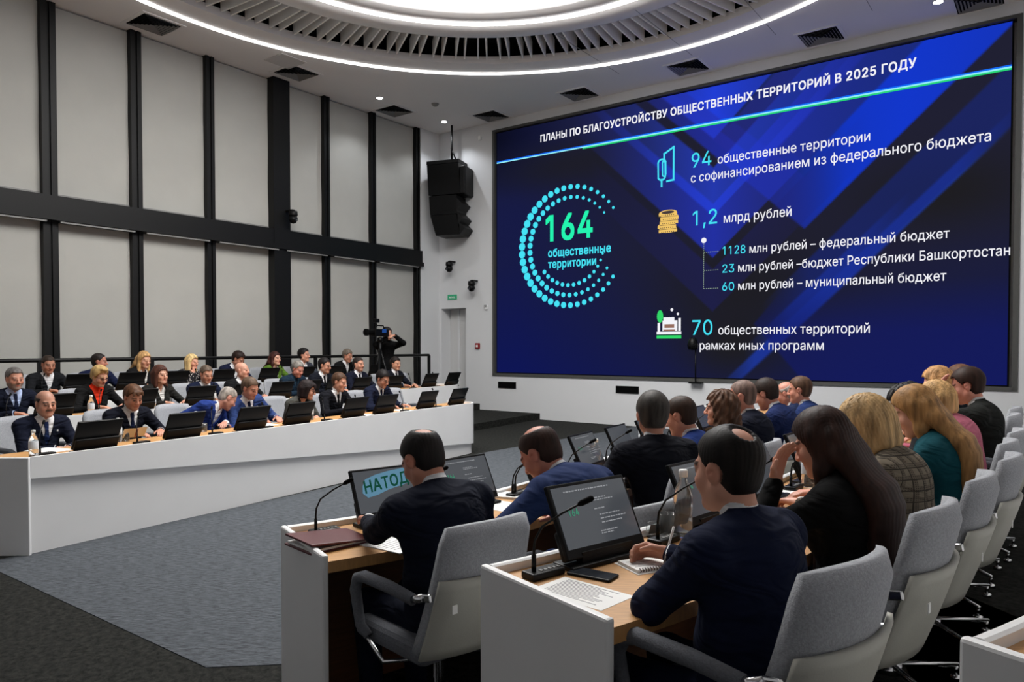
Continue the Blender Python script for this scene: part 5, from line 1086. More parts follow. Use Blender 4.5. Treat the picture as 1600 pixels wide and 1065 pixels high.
# ------------------------------------------------------------------ people of the left block
NAVY, BLUE, BLACK, DNAVY = (24, 30, 52), (34, 54, 112), (20, 20, 23), (20, 24, 38)
DK, BR, GR, LG = (30, 23, 20), (78, 52, 36), (98, 92, 86), (150, 146, 140)
def atn(px, n):
    r = ray(px, 541)[:2]; t, a = np.linalg.solve(np.array([[r[0], -DV[0]], [r[1], -DV[1]]]), A0L+NL*n); return a, r*t
def ztop_at(px, py, xy): r = ray(px, py); return EYE+r[2]/r[1]*xy[1]
def local_hands(q, face, zf, xy, s):
    pass
SEATS = {1: [], 2: [], 3: []}
ROWZ = {1: 0., 2: .13, 3: .26}; ROWN = {1: 0., 2: 1.65, 3: 3.22}
L1 = [
 (70, 612, dict(who='the moustached man', label='balding man with a moustache, navy suit and blue tie, front left', vox=.006, yaw=-6, pitch=6, lean=10, style='sides', fh=.1, hair=(40, 33, 30), tache=1, tie=(30, 44, 82), suit=(24, 29, 48), fat=.03, jaw=1.1, pin=-1, tone=(188, 138, 116), hl=(-.05, .42, .76), hr=(.05, .40, .76), stubble=.25)),
 (207, 600, dict(who='the man reading a booklet', label='brown-haired man in dark suit reading an open booklet', vox=.006, yaw=-4, pitch=20, lean=10, hair=(84, 56, 38), tie=(24, 34, 66), suit=(22, 25, 38), style='short', ht=.014, fringe=.065, fat=.02, tone=(190, 136, 112), jaw=1.06)),
 (355, 603, dict(who='the grey man leaning sideways', label='grey balding man in bright blue suit leaning over to his neighbour', vox=.006, side=-16, yaw=48, pitch=26, lean=22, twist=22, hair=(150, 142, 134), style='buzz', suit=(34, 54, 118), shirt=(226, 226, 228), fat=.03, tone=(186, 134, 116), hl=(-.16, .36, .78), hr=(.2, .30, .76))),
 (390, 588, dict(who='the man being whispered to', label='grey-brown-haired man in blue suit listening to the man leaning over', vox=.006, side=7, yaw=8, pitch=22, lean=12, hair=(88, 70, 56), style='short', suit=(44, 62, 110), tie=(26, 32, 66), tone=(186, 132, 110), fat=.02)),
 (480, 592, dict(who='the dark-bobbed woman', label='woman with dark bob, glasses and grey jacket turned to the right', vox=.006, fem=1, yaw=38, pitch=12, lean=22, hair=(30, 20, 20), style='bob', len=.09, suit=(72, 72, 68), shirt=(40, 40, 42), glasses=1, fringe=.05, tone=(196, 144, 120), hl=(-.06, .40, .76), hr=(.06, .38, .76))),
 (530, 581, dict(who='the short-haired man in black', label='young short-haired man in black suit and tie, right of dark-bobbed woman', vox=.006, yaw=14, pitch=14, lean=8, hair=(74, 52, 38), style='short', suit=(22, 23, 30), tie=(18, 18, 22), tone=(192, 140, 116))),
 (598, 577, dict(who='the man with black fringe', label='dark-haired man with glasses in navy suit looking down, last in front row', vox=.006, yaw=-2, pitch=24, lean=10, hair=(22, 18, 18), style='short', ht=.016, suit=(26, 32, 54), tie=(28, 34, 64), glasses=1, pin=-1, tone=(184, 132, 108), hl=(-.22, .36, .76), hdl=(-.2, 1, 0))),
]
L2 = [
 (22, 573, dict(who='the grey-bearded man', label='grey-bearded man in dark suit at the left picture edge', yaw=-4, pitch=6, lean=6, hair=(92, 88, 86), style='short', beard=.75, beardc=(120, 116, 112), suit=(24, 29, 46), tie=(28, 36, 62), shirt=(170, 186, 220), fat=.03, jaw=1.12, tone=(186, 134, 112))),
 (155, 570, dict(who='the woman in red', label='short-haired blonde woman in orange-red blouse and black jacket', fem=1, yaw=8, pitch=20, lean=8, hair=(178, 148, 98), style='short', ht=.018, quiff=1, nape=-.05, suit=(26, 26, 27), shirt=(232, 62, 34), c0=.262, tone=(204, 152, 128), glasses=1)),
 (250, 575, dict(who='the brown-bobbed woman', label='woman with shoulder-length brown hair, white blouse and dark jacket', fem=1, yaw=4, pitch=2, lean=4, hair=(74, 44, 34), style='bob', len=.15, suit=(42, 42, 40), shirt=(214, 212, 208), tone=(208, 158, 134))),
 (322, 570, dict(who='the man with the navy tie', label='grey-haired man in navy suit and blue-grey tie looking down', yaw=-8, pitch=14, lean=8, hair=(92, 78, 66), style='short', suit=(26, 34, 60), tie=(58, 66, 98), tone=(190, 138, 114))),
 (378, 565, dict(who='the bald man', label='bald man in black suit behind the whispering pair', yaw=22, pitch=-2, lean=4, hair=(170, 140, 120), style='none', suit=(26, 27, 29), fat=.02, tone=(196, 144, 122), jaw=1.05)),
 (465, 563, dict(who='the uniformed officer', label='grey-haired officer in blue-green uniform with round sleeve patch', yaw=2, pitch=22, lean=10, hair=(120, 116, 110), style='short', suit=(30, 50, 68), shirt=(40, 62, 80), tie=(28, 44, 60), fat=.03, patch=1, tone=(196, 134, 116), jaw=1.08)),
 (507, 558, dict(who='the dark-haired man behind', label='dark-haired man with glasses in black suit, right of the uniformed officer', yaw=16, pitch=10, lean=4, hair=(26, 22, 22), style='short', suit=(24, 27, 38), tie=(20, 20, 24), glasses=1, tone=(190, 140, 116))),
 (560, 557, dict(who='the man with trimmed beard', label='short-bearded man in dark navy suit, left of the videographer', yaw=2, pitch=2, lean=2, hair=(40, 33, 30), style='short', ht=.007, beard=.35, beardc=(70, 54, 46), suit=(24, 28, 46), tie=(20, 22, 30), tone=(196, 144, 120))),
 (618, 557, dict(who='the man below the videographer', label='dark-haired man in dark suit seated below the videographer', yaw=-4, pitch=4, lean=4, hair=(30, 24, 22), style='short', ht=.015, suit=(24, 27, 38), tie=(22, 24, 30), tone=(188, 138, 112))),
]
L3 = [
 (75, 556, dict(who='the man in the rear left corner', label='dark-haired man in black suit, leftmost fully seen in the rear row', yaw=-6, pitch=14, lean=4, hair=(48, 38, 32), style='buzz', ht=.006, suit=(30, 32, 36), tone=(176, 126, 104), jaw=1.06)),
 (155, 551, dict(who='the man looking aside', label='man with receding hair in navy suit looking right, rear row', yaw=46, pitch=4, lean=4, hair=(34, 28, 26), style='short', ht=.006, fh=.088, suit=(26, 34, 66), tone=(176, 120, 100), fat=.02)),
 (225, 547, dict(who='the long-haired blonde', label='long-haired blonde woman in black jacket, rear row', fem=1, yaw=2, pitch=12, lean=4, hair=(182, 144, 96), style='long', len=.24, fwd=.08, suit=(28, 28, 30), shirt=(206, 204, 200), tone=(208, 158, 132))),
 (300, 553, dict(who='the blonde resting her chin', label='blonde woman in patterned blouse with hand at her mouth, rear row', fem=1, yaw=14, pitch=4, lean=12, hair=(206, 178, 126), style='bob', len=.14, suit=(34, 34, 38), fabric='dots', top='blouse', tone=(206, 152, 128), hr=(.02, .22, .98), hdr=(-.3, .1, 1), hur=(0, 1, .2), ez=.62)),
 (372, 548, dict(who='the man looking down', label='dark-haired man in navy suit bowed over, behind the bald man', yaw=22, pitch=30, lean=10, hair=(36, 24, 20), style='short', ht=.018, suit=(26, 32, 58), tone=(176, 124, 102))),
 (430, 548, dict(who='the woman in green', label='dark-haired woman in bright green jacket, rear row', fem=1, yaw=8, pitch=0, lean=4, hair=(62, 34, 30), style='long', len=.20, fwd=.02, suit=(84, 116, 40), shirt=(206, 200, 190), tone=(208, 160, 138))),
 (475, 543, dict(who='the young man behind the officer', label='young black-haired man in grey suit behind the uniformed officer', yaw=22, pitch=0, lean=2, hair=(20, 17, 17), style='full', fh=.078, suit=(58, 62, 72), tone=(196, 142, 118), nape=-.06)),
 (543, 545, dict(who='the grey-haired man at the rear', label='grey-haired man in black suit looking down, rightmost in the rear row', yaw=8, pitch=16, lean=6, hair=(104, 94, 84), style='short', ht=.014, suit=(24, 25, 28), shirt=(224, 224, 226), tone=(186, 132, 108))),
]
NH = {1: .86, 2: 2.5, 3: 4.02}
for row, lst in ((1, L1), (2, L2), (3, L3)):
    for px, py, q in lst:
        a, xy = atn(px, NH[row]); q.setdefault('vox', .008); zt = ztop_at(px, py, xy)
        e = seat_person(q, -30, ROWZ[row], ROWZ[row]+.70, xy=xy, ztop=zt)
        SEATS[row].append((q, a))
# ------------------------------------------------------------------ people of the right block
def nearest(pa, xy):
    d = [(p[0]-xy[0])**2+(p[1]-xy[1])**2 for p in pa[0]]; k = int(np.argmin(d)); n = pa[1][k]; return k*.1, math.degrees(math.atan2(n[0], -n[1]))
RA = [
 (660, 667, 2.95, dict(who='the man with the burgundy folder', label='man with thinning crown in dark navy suit, nearest seat of the front right row', vox=.005, yaw=4, pitch=32, lean=3, slump=8, hair=(26, 22, 21), style='short', ht=.008, crown=(.0, -.075, .112, .034), suit=(20, 25, 42), fat=.03, wide=1.12, hz=.75, tone=(184, 128, 106), dface=6, hlw=(566, 817, .75), hr=(.20, .36, .75), polel=(-.55, -.3, -.8), elbows=1)),
 (845, 662, 3.40, dict(who='the bowed balding man', label='bowed man with bald crown in blue suit writing at the desk', vox=.005, yaw=10, pitch=34, lean=24, slump=16, hair=(48, 32, 26), style='short', ht=.006, crown=(.0, -.045, .122, .055), suit=(34, 48, 86), fat=.02, wide=1.05, tone=(186, 124, 104), hl=(-.22, .40, .75), elbows=1, polel=(-1, -.1, -.4))),
 (1020, 608, 4.05, dict(who='the grey-haired upright man', label='upright man with full grey-brown hair in black suit seen from behind', vox=.006, yaw=-22, twist=-18, pitch=4, lean=4, hair=(58, 54, 50), style='full', ht=.016, suit=(22, 24, 34), dface=-16, wide=1.08, tone=(180, 126, 104))),
 (1064, 617, 4.55, dict(who='the crew-cut man', label='crew-cut man in blue suit half hidden behind the grey-haired man', vox=.006, yaw=-6, pitch=18, lean=10, hair=(52, 38, 30), style='short', ht=.006, suit=(30, 50, 108), tone=(190, 134, 110))),
 (1126, 608, 5.10, dict(who='the curly-haired woman', label='woman with curly brown hair looking left, front right row', vox=.006, fem=1, yaw=6, pitch=2, lean=4, hair=(84, 58, 42), style='curly', suit=(40, 42, 50), top='blouse', tone=(206, 152, 128))),
 (1160, 592, 5.6, dict(who='the man with shaved head', label='man with close-shaved greying hair in dark suit beside the curly-haired woman', vox=.006, yaw=0, pitch=8, lean=6, hair=(112, 92, 84), style='buzz', suit=(24, 28, 44), fat=.03, wide=1.1, tone=(188, 128, 108), jaw=1.08)),
 (1197, 590, 6.2, dict(who='the dark-haired man bending', label='dark-haired man in blue suit bending down, between shaved and bald heads', vox=.006, yaw=-10, pitch=24, lean=10, hair=(44, 34, 30), style='short', ht=.013, suit=(28, 40, 80), wide=1.08, tone=(180, 124, 104))),
 (1228, 595, 7.3, dict(who='the grey bald man at the end', label='bald man partly hidden at the far end of the front right row', vox=.007, yaw=0, pitch=16, lean=10, hair=(150, 140, 132), style='sides', suit=(30, 40, 70), tone=(192, 132, 112))),
 (1250, 587, 6.8, dict(who='the brown-haired man at the end', label='brown-haired man in blue suit and white collar, end of front right row', vox=.006, yaw=0, pitch=6, lean=6, hair=(82, 60, 46), style='short', ht=.010, suit=(32, 48, 92), tone=(196, 136, 114))),
]
RB = [
 (1138, 662, 1.99, dict(who='the man writing notes', label='large dark-haired man with thinning crown in blue suit writing, nearest the camera', vox=.0042, yaw=-2, pitch=8, lean=3, slump=5, hair=(22, 17, 15), style='short', ht=.009, crown=(-.006, -.075, .112, .027), suit=(23, 31, 58), fat=.03, wide=1.02, jaw=1.12, tone=(190, 138, 116), hrw=(1046, 866, .875), curl=.85, hdr=(-.25, 1, .05), hur=(.8, 0, .6), hl=(.04, .30, .77), elbows=1, polel=(-1, -.1, -.35), poler=(.5, -.6, -.5))),
 (1285, 632, 2.58, dict(who='the long-haired brunette', label='woman with very long dark brown hair in black jacket, hand at her face', vox=.005, fem=1, yaw=-4, pitch=22, lean=3, slump=5, hair=(44, 26, 20), style='straight', len=.46, fwd=.10, ht=.02, suit=(17, 17, 18), legs=(18, 18, 20), tone=(206, 150, 126), hl=(-.10, .24, 1.02), hdl=(.25, -.1, 1), hul=(.2, 1, .1), ez=.62, polel=(-.9, .5, -1))),
 (1355, 615, 3.12, dict(who='the blonde in plaid', label='blonde woman in brown plaid jacket bent over her papers', vox=.005, fem=1, yaw=2, pitch=28, lean=5, slump=9, hair=(184, 152, 108), style='bob', len=.10, ht=.026, suit=(120, 110, 98), fabric='plaid', legs=(24, 22, 22), tone=(212, 156, 134))),
 (1430, 598, 3.62, dict(who='the blonde in teal', label='woman with long straight blonde hair in teal blouse', vox=.005, fem=1, yaw=-2, pitch=26, lean=4, slump=7, hair=(150, 112, 70), style='straight', len=.46, fwd=-.02, ht=.018, suit=(20, 72, 82), top='blouse', legs=(22, 22, 26), tone=(210, 156, 132))),
 (1420, 597, 4.2, dict(who='the black-haired person', label='person with dark curly hair mostly hidden behind the blonde in teal', vox=.007, fem=1, yaw=0, pitch=22, lean=12, slump=10, hair=(24, 20, 20), style='curly', suit=(46, 48, 52), top='blouse', tone=(200, 150, 126))),
 (1463, 592, 4.68, dict(who='the woman in pink', label='blonde woman in pink sweater behind the blonde in teal', vox=.006, fem=1, yaw=0, pitch=20, lean=6, slump=12, hair=(186, 148, 100), style='bob', len=.08, suit=(196, 112, 132), top='sweater', tone=(210, 156, 134), legs=(40, 40, 46))),
 (1512, 573, 5.15, dict(who='the man in the dark grey suit', label='dark-haired man in charcoal suit with hand at his brow, far right', vox=.0055, yaw=0, pitch=16, lean=3, slump=6, hair=(46, 30, 24), style='short', ht=.015, suit=(42, 44, 42), tone=(206, 142, 122), hl=(-.06, .26, 1.10), hdl=(.2, .0, 1), hul=(0, 1, .0), ez=.64)),
 (1465, 570, 5.75, dict(who='the far blonde with a bob', label='honey-blonde person in dark jacket left of the man in charcoal suit', vox=.007, fem=1, yaw=0, pitch=14, lean=16, slump=8, hair=(170, 128, 84), style='bob', len=.07, suit=(28, 36, 44), tone=(206, 152, 128))),
 (1499, 568, 6.3, dict(who='the farthest brown-haired person', label='brown-haired person whose head top shows behind the man in charcoal', vox=.008, yaw=0, pitch=8, lean=8, hair=(92, 62, 44), style='full', suit=(30, 34, 44), tone=(200, 148, 124))),
]
SA, SB = [], []
for pa, lst, out, zf, dz in ((pathA, RA, SA, 0., .70), (pathB, RB, SB, .13, .83)):
    for px, py, Y, q in lst:
        r = ray(px, 541); xy = np.array([r[0]/r[1]*Y, Y]); s_, h_ = nearest(pa, xy); face = h_+90+q.get('dface', 0); zt = ztop_at(px, py, xy)
        for wk in [k_ for k_ in ('hlw', 'hrw') if k_ in q]:
            HC, top = natural(q); sc_ = np.clip((zt-zf)/top, .9, 1.12); rz = (face-90)*D2; c, sn = math.cos(rz), math.sin(rz)
            o_ = xy-sc_*np.array([c*HC[0]-sn*HC[1], sn*HC[0]+c*HC[1]]); w_ = P(*q[wk]); d_ = (w_[:2]-o_)/sc_; q[wk[:2]] = (c*d_[0]+sn*d_[1], -sn*d_[0]+c*d_[1], (w_[2]-zf)/sc_)
        seat_person(q, face, zf, dz, xy=xy, ztop=zt); out.append((q, s_))
# ------------------------------------------------------------------ videographer with camera on tripod
vx = np.array([(602-800)/FPX, 1.0])*14.2; zc = .26
q = dict(standing=1, label='person in black filming at the back beside the black mullion', yaw=8, pitch=-2, lean=2, slump=2, hair=(26, 22, 22), style='full', suit=(14, 14, 15), top='coat', vox=.008, hl=(-.02, .33, 1.16), hr=(.12, .28, 1.12), tone=(190, 140, 116))
e = empty('person', (vx[0]+.02, vx[1], zc+.335), math.radians(-95-90+40), q['label'], 'person'); q['root'] = e; q.setdefault('hz', 1); q['ez'] = .6; q['nocuff'] = 1; person(q)
tr = SDF()
for s in (-1, 1): tr.cap((s*.085, -.01, .50), (s*.10, .0, .10), .095, .075, k=.05); tr.cap((s*.10, .0, .10), (s*.11, -.01, -.26), .072, .055, k=.03)
tr.cap((0, 0, .60), (0, .0, .12), .17, .19, k=.05); tr.p = tr.p[-1:]+tr.p[:-1]
solid('long_coat', tr, .016, cloth((15, 15, 16)), e)
for s in (-1, 1): sh = SDF(); sh.ell((s*.11, .05, -.29), (.046, .135, .045), k=.02); sh.cap((s*.11, -.01, -.29), (s*.11, -.01, -.22), .045, .045, k=.03); solid('shoe', sh, .014, M_blkp, e)
tp = np.array([(594-800)/FPX, 1.0])*13.75
e = empty('camera_tripod', (tp[0], tp[1], zc), 0, 'black tripod with hanging dark cover in front of the videographer', 'tripod')
for k in range(3):
    t = .5+k*2*math.pi/3; MB().tube([(0, 0, 1.25), (.34*math.cos(t), .34*math.sin(t), .01)], [.022, .016]).build('leg', M_blkp, e)
MB().tube([(0, 0, 1.0), (0, 0, 1.40)], .03).build('centre_column', M_blkp, e); MB().lathe([(0, 1.47), (.05, 1.46), (.06, 1.40), (.03, 1.36)], n=14).build('head', M_blkp, e)
e = empty('video_camera', (tp[0], tp[1], zc+1.47), math.radians(-125), 'black video camera with small blue display on the tripod', 'camera')
b = MB(); b.box((0, 0, .075), (.36, .12, .14), bev=.015); b.build('camera_body', M_blkp, e)
b = MB(); b.M = Matrix.Rotation(math.pi/2, 4, 'Y'); b.lathe([(0, .16), (.05, .16), (.055, .32), (.065, .32), (.065, .37), (0, .36)], (-.08, 0, 0), 16); b.build('lens', M_blkm, e)
MB().tube([(-.12, 0, .14), (-.08, 0, .21), (.08, 0, .21), (.12, 0, .14)], .012).build('handle', M_blkp, e)
b = MB(); b.box((.10, 0, .30), (.10, .09, .07), bev=.01); b.tube([(.08, 0, .2), (.1, 0, .27)], .01); b.build('top_light', M_blkp, e)
b = MB(); b.box((-.02, .09, .11), (.10, .012, .07)); b.build('viewing_screen', mat('blue_display', rgb(20, 40, 80), .2, emit=rgb(40, 90, 170), estr=.4), e)

# ------------------------------------------------------------------ seats: chairs, monitors, microphones
def lseat(row, a, who, occupied, q=None):
    n0, z = ROWN[row], ROWZ[row]; p = LP(a, n0+1.0)
    if q: x, y, zz, rz = q['pos']; p = np.array([x, y])+NL*.03
    chair(p[0], p[1], z, RZL, ('grey swivel chair under '+who) if occupied else ('empty grey swivel chair at '+who), 'grey swivel chairs of the left block')
    m = LP(a, n0+.16); monitor(m[0], m[1], z+.70, RZL, 'black tilted desk monitor in front of '+who if occupied else 'black tilted desk monitor at '+who, 'desk monitors of the left block')
    m = LP(a-.37, n0+.20); mic(m[0], m[1], z+.70, RZL, ('black gooseneck microphone beside '+who) if occupied else ('black gooseneck microphone at '+who), 'gooseneck microphones', True)
for row in (1, 2, 3):
    for q, a in SEATS[row]:
        off = {'the grey man leaning sideways': -.32}.get(q['who'], 0); lseat(row, a+off, q['who'], True, q)
lseat(1, 5.76, 'the last seat of the front row', False); lseat(2, 8.02, 'the last seat behind the front row', False); lseat(2, 4.52, 'the gap beside the uniformed officer', False)
def rseat(pa, zf, s_, who, occupied, lit, rowname, q=None, ds=.05):
    p, n = onpath(pa, s_+ds, .15); rz = math.atan2(n[1], n[0])+math.pi/2
    o = monitor(p[0], p[1], zf+.70, rz, ('tilted desk monitor with faint slide in front of ' if occupied else 'tilted desk monitor with faint slide at ')+who, 'desk monitors of the right block', True)
    p, n = onpath(pa, max(s_+ds-.36, .10), .13); mic(p[0], p[1], zf+.70, rz, ('black gooseneck microphone beside ' if occupied else 'black gooseneck microphone at ')+who, 'gooseneck microphones')
    if q: x, y, zz, r2 = q['pos']; c = np.array([x, y])-n*.05
    else: c, n2 = onpath(pa, s_, .98); r2 = rz
    chair(c[0], c[1], zf, r2, ('grey swivel chair under ' if occupied else 'empty grey swivel chair at ')+who, 'grey swivel chairs of the right block')
    return o
MON = {}
for lst, pa, zf, rn in ((SA, pathA, 0., 'A'), (SB, pathB, .13, 'B')):
    for q, s_ in lst: MON[q['who']] = rseat(pa, zf, s_, q['who'], True, True, rn, q, {'the man with the burgundy folder': .17, 'the man writing notes': .09}.get(q['who'], .05))
rseat(pathA, 0., 1.62, 'the free place right of the bowed man', False, True, 'A')
# ------------------------------------------------------------------ things on the desks
def onleft(px, py, row, lo=.08, hi=.5):
    z = ROWZ[row]+.70; p = P(px, py, z)[:2]; d = p-A0L; a, n = d@DV, np.clip(d@NL, ROWN[row]+lo, ROWN[row]+hi); 
    a, xy = atn(px, n); return xy[0], xy[1], z
for px, py, row, lab in [(50, 715, 1, 'clear water bottle in front of the moustached man'), (183, 689, 1, 'clear water bottle beside the open booklet'), (305, 676, 1, 'clear water bottle in front of the man in bright blue suit'), (402, 665, 1, 'clear water bottle right of the whispering pair'), (485, 656, 1, 'clear water bottle in front of the dark-bobbed woman'),
                         (141, 649, 2, 'clear water bottle in front of the woman in red'), (238, 640, 2, 'clear water bottle in front of the woman with brown hair'), (333, 628, 2, 'clear water bottle in front of the man with blue-grey tie')]:
    bottle(*onleft(px, py, row), lab, 'water bottles')
for px, py, lab in [(195, 686, 'drinking glass beside the open booklet'), (317, 674, 'drinking glass beside bottle of man in bright blue suit'), (411, 664, 'drinking glass right of the whispering pair')]:
    x, y, z = onleft(px, py, 1); cup(x, y, z, lab)
def sheet(name, x, y, z, w_, h_, rz, label, cat, m=None, lines=0, th=.002, group=None, tilt=0):
    e = empty(name, (x, y, z), rz, label, cat, group)
    b = MB(); b.box((0, 0, th/2), (w_, h_, th)); b.build('page', m or M_paper, e)
    if lines:
        b = MB(); random.seed(len(label))
        for k in range(lines):
            L_ = w_*.8*(random.random()*.35+.6); yy = h_*.40-k*h_*.8/lines; b.box((-w_*.4+L_/2, yy, th+.0003), (L_, h_*.012, .0006))
        b.build('printed_lines', M_ink, e)
    return e
x, y, z = onleft(75, 704, 1); sheet('paper_stack', x, y, z, .22, .30, RZL+.2, 'white papers under the hands of the moustached man', 'papers', th=.006, lines=8)
x, y, z = onleft(160, 692, 1, .05); sheet('note_pad', x, y, z, .10, .08, RZL, 'yellow-green note pad left of the open booklet', 'note pad', mat('pad_yellow', rgb(206, 224, 60), .7), th=.006)
x, y, z = onleft(412, 662, 1); sheet('paper_stack', x, y, z, .21, .30, RZL-.2, 'white papers in front of the listening man in blue', 'papers', th=.004)
x, y, z = onleft(562, 648, 1); sheet('paper_stack', x, y, z, .21, .30, RZL+.3, 'white papers beside the short-haired man in black', 'papers', th=.004)
x, y, z = onleft(628, 641, 1); sheet('paper_stack', x, y, z, .21, .30, RZL-.3, 'white papers beside the dark-haired man with glasses', 'papers', th=.004)
x, y, z = onleft(205, 686, 1, .22); e = empty('open_booklet', (x, y, z+.03), RZL, 'open booklet held upright by the brown-haired reading man', 'booklet')
for s in (-1, 1):
    b = MB(); vs = []; fs = []
    for k in range(7):
        t = k/6; vs += [(s*.105*t, .03-.03*math.sin(t*2.4), 0+.0), (s*.11*t, .075-.03*math.sin(t*2.4), .085)]
    for k in range(6): fs.append((2*k, 2*k+1, 2*k+3, 2*k+2))
    o_ = [(v[0], v[1]+.008, v[2]) for v in vs]; fs2 = [tuple(i+14 for i in f[::-1]) for f in fs]; b.add(vs+o_, fs+fs2+[(12, 13, 27, 26), (0, 14, 15, 1)]); b.build('page_block', mat('booklet_paper', rgb(206, 190, 160), .8), e)
MB().box((0, .06, .042), (.012, .02, .085), rotx(-.45)).build('spine', mat('booklet_spine', rgb(150, 90, 70), .7), e)
# front right desk
zA, zB = .70, .83
quad = [P(*p, zA+.02)[:2] for p in ((467, 836), (545, 821), (562, 848), (493, 869))]
c = sum(quad)/4; d1 = quad[1]-quad[0]; rz = math.atan2(d1[1], d1[0])
M_burg = mat('burgundy_leather', rgb(88, 34, 40), .38, bump=(120, .08))
e = empty('folder', (c[0]-.01, c[1]+.01, zA), rz, 'thick burgundy leather folder at the near end of the desk', 'folder')
b = MB(); b.box((0, 0, .004), (.30, .23, .008), bev=.002); b.build('back_cover', M_burg, e)
b = MB(); b.box((.004, 0, .012), (.285, .215, .010)); b.build('papers', M_paper, e)
b = MB(); b.box((0, -.005, .030), (.30, .23, .009), Matrix.Rotation(.09, 3, 'Y') @ rotx(.02), bev=.002); b.build('front_cover', M_burg, e)
sheet('paper_stack', *P(612, 848, zA), .21, .297, rz+.2, 'white papers under the hands of the man with the burgundy folder', 'papers', th=.004, lines=10)
sheet('paper_stack', *P(795, 775, zA), .15, .21, rz+.5, 'small white notebook in front of the bowed balding man', 'papers', th=.012)
sheet('paper_stack', *P(783, 790, zA), .21, .24, rz+.2, 'white sheet under the notebook of the bowed balding man', 'papers', th=.001)
sheet('open_notebook', *P(948, 741, zA), .24, .18, rz+.1, 'cream open notebook left of the upright grey-haired man', 'notebook', mat('cream_paper', rgb(226, 220, 196), .8), th=.015, lines=7)
sheet('paper_stack', *P(965, 724, zA), .16, .21, rz+.3, 'white papers behind the cream open notebook', 'papers', th=.012)
o = bottle(*P(931, 733, zA), 'clear water bottle beside the cream open notebook', 'water bottles'); bpy.data.objects.remove([c_ for c_ in o.children if c_.name.startswith('paper_label')][0])
bottle(*P(1102, 665, zA), 'clear water bottle left of the curly-haired woman', 'water bottles')
bottle(*P(1003, 688, zA), 'clear water bottle left of the upright grey-haired man', 'water bottles')
# second right desk
q4 = [P(*p, zB)[:2] for p in ((880, 899), (992, 930), (942, 958), (829, 921))]; c = sum(q4)/4; d1 = q4[1]-q4[0]; d2 = q4[3]-q4[0]; rz = math.atan2(d1[1], d1[0])
sheet('printed_sheet', c[0], c[1], zB, np.linalg.norm(d1)*.97, np.linalg.norm(d2)*.95, rz, 'white printed sheet with a round stamp at the desk end', 'paper', lines=14, th=.001)
c = P(926, 897, zB+.005); e = empty('smartphone', (c[0], c[1], zB), math.radians(-33), 'black smartphone lying on the desk by the printed sheet', 'phone')
b = MB(); b.box((0, 0, .005), (.15, .072, .009), bev=.004); b.build('phone_body', M_blkp, e); MB().box((0, 0, .0098), (.142, .064, .001)).build('glass_front', M_scrd, e)
c = P(1012, 884, zB); e = empty('spiral_notebook', (c[0], c[1], zB), math.radians(24), 'white spiral notebook under the hand of the writing man', 'notebook')
b = MB(); b.box((0, 0, .006), (.155, .115, .012)); b.build('pages', M_paper, e); b = MB(); b.box((0, 0, .001), (.17, .14, .002)); b.build('loose_sheet', M_paper, e)
b = MB()
for k in range(14): b.tube([(-.066+.0102*k, -.052, .001), (-.066+.0102*k, -.062, .008), (-.066+.0102*k, -.052, .0145)], .0016, 6)
b.build('spiral_binding', M_blk, e)
b = MB(); [b.box((-.03+.02*(k % 2), .03-.014*k, .0123), (.07, .002, .0006)) for k in range(5)]; b.build('handwriting', M_ink, e)
c = P(1036, 856, zB+.06); pn = MB().tube([(0, 0, -.055), (.004, -.003, -.045), (.03, -.02, .075)], [.001, .004, .004], 8).build('pen', M_white, None, c); tag(pn, 'slim white pen held by the writing man', 'pen')
o = bottle(*P(1067, 838, zB), 'clear glass water bottle nearest the writing man', 'water bottles'); o.scale = (1.12, 1.12, 1.2); bpy.data.objects.remove([c_ for c_ in o.children if c_.name.startswith('paper_label')][0])
x, y, z = P(1043, 836, zB); cup(x, y, z, 'low drinking glass left of the writing man bottle')
e = empty('glass_coaster', P(1030, 838, zB), .4, 'small clear plastic card holder beside the writing man monitor', 'card holder'); b = MB(); b.box((0, .02, .03), (.09, .003, .06), rotx(.35)); b.box((0, -.01, .002), (.09, .06, .004)); b.build('holder', M_glass, e); MB().box((0, .012, .028), (.07, .001, .04), rotx(.35)).build('card', M_grey, e)
# water bottle and papers of the brunette
sheet('paper_stack', *P(1250, 775, zB), .21, .297, .6, 'white papers in front of the long-haired brunette', 'papers', th=.006, lines=6)
bottle(*P(1262, 760, zB), 'clear water bottle in front of the long-haired brunette', 'water bottles')
sheet('paper_stack', *P(1330, 700, zB), .21, .297, .8, 'white papers in front of the blonde in plaid', 'papers', th=.006, lines=6)
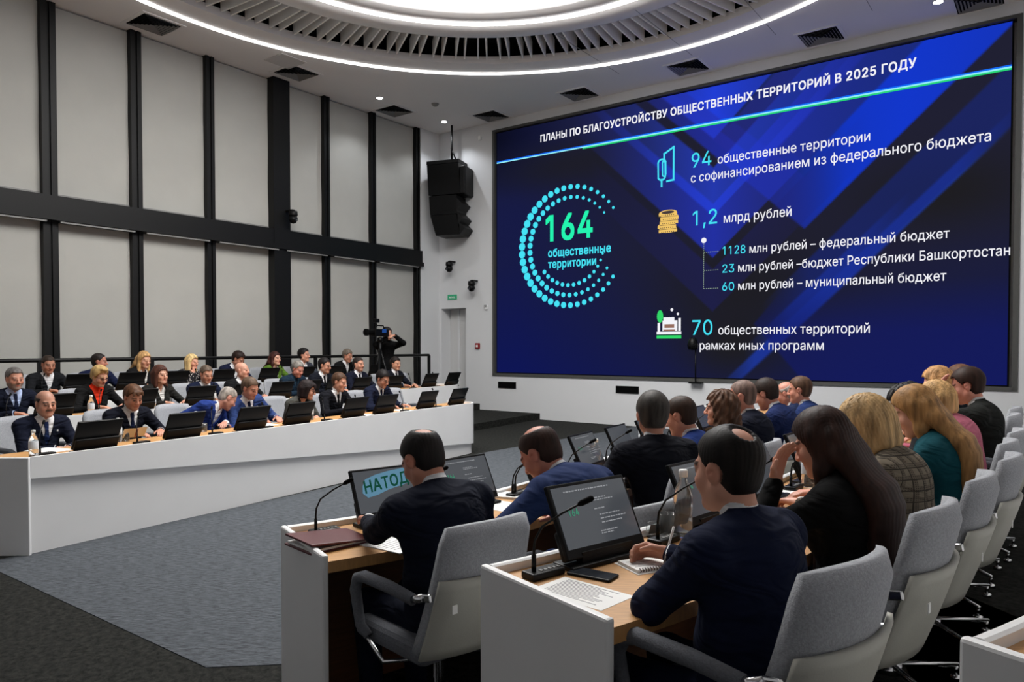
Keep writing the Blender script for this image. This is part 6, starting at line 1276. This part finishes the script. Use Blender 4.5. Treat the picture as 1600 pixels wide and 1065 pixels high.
# pictures on the two nearest lit monitors
def screen_of(o): return [c for c in o.children if c.name.startswith('display_housing')][0]
T = rotx(math.radians(-26)); o0 = Vector((0, 0, .035))
def on_screen(mon, mb_fn, name, m):
    h = screen_of(mon); mb = MB(); mb_fn(mb); return mb.build(name, m, h)
def sp(u, v): return o0+T@Vector((u*.165, -.0012, .135+v*.098))
E_dimw = emis('dim_text', rgb(170, 172, 176), .7); E_dimg = emis('dim_green', rgb(70, 150, 120), .8)
def mini(mon):
    def rows(mb):
        random.seed(3)
        for (u, v, L, t) in [(-.75, .86, 1.3, .022), (-.05, .50, .42, .018), (-.05, .42, .62, .018), (-.05, .12, .3, .018), (.05, -.10, .62, .018), (.05, -.24, .75, .018), (.05, -.38, .60, .018), (-.05, -.66, .5, .018), (-.05, -.74, .35, .018)]:
            k = 0
            while k < L:
                w_ = .03+.07*random.random(); a, b = u+k, min(u+k+w_, u+L)
                mb.add([sp(a, v-t), sp(b, v-t), sp(b, v+t), sp(a, v+t)], [(0, 1, 2, 3)]); k += w_+.02
    on_screen(mon, rows, 'slide_text', E_dimw)['kind'] = 'stuff'
    t = [m for m in SLIDE if False]
    g = GL('164', True); h = screen_of(mon); me = bpy.data.meshes.new('slide_number'); me.from_pydata([tuple(sp(-.80+.22*x, .02+.44*y)+T@Vector((0, -.0006, 0))) for x, y in g[0]], [], g[1]); me.materials.append(E_dimg); link('slide_number', me, h)
seen = set()
for who in ('the bowed balding man', 'the man writing notes', 'the grey-haired upright man', 'the long-haired brunette', 'the crew-cut man'): mini(MON[who])
# title picture on the nearest monitor: dark green letters on a pale blue cloud
mon = MON['the man with the burgundy folder']; h = screen_of(mon)
def cloud(mb):
    up = [(-.82, .30), (-.70, .62), (-.35, .80), (.1, .92), (.55, .98), (.9, .99), (.97, .7), (.9, .30), (.5, .12), (.0, -.02), (-.4, -.22), (-.72, -.30), (-.86, -.05)]
    mb.add([sp(*p)+T@Vector((0, -.0004, 0)) for p in up], [tuple(range(len(up)))])
on_screen(mon, cloud, 'picture_cloud', emis('cloud_blue', rgb(104, 150, 176), .75))
g = GL('НАТОДЬ', True); gx = max(p[0] for p in g[0])
def place(x, y, dy=0): t = x/gx; return sp(-.80+1.78*t, -.08+.36*t+y*1.15+dy)+T@Vector((0, -.0010, 0))
me = bpy.data.meshes.new('picture_lettering'); me.from_pydata([tuple(place(x, y)) for x, y in g[0]], [], g[1]); me.materials.append(emis('letter_green', rgb(22, 74, 56), .8)); link('picture_lettering', me, h)
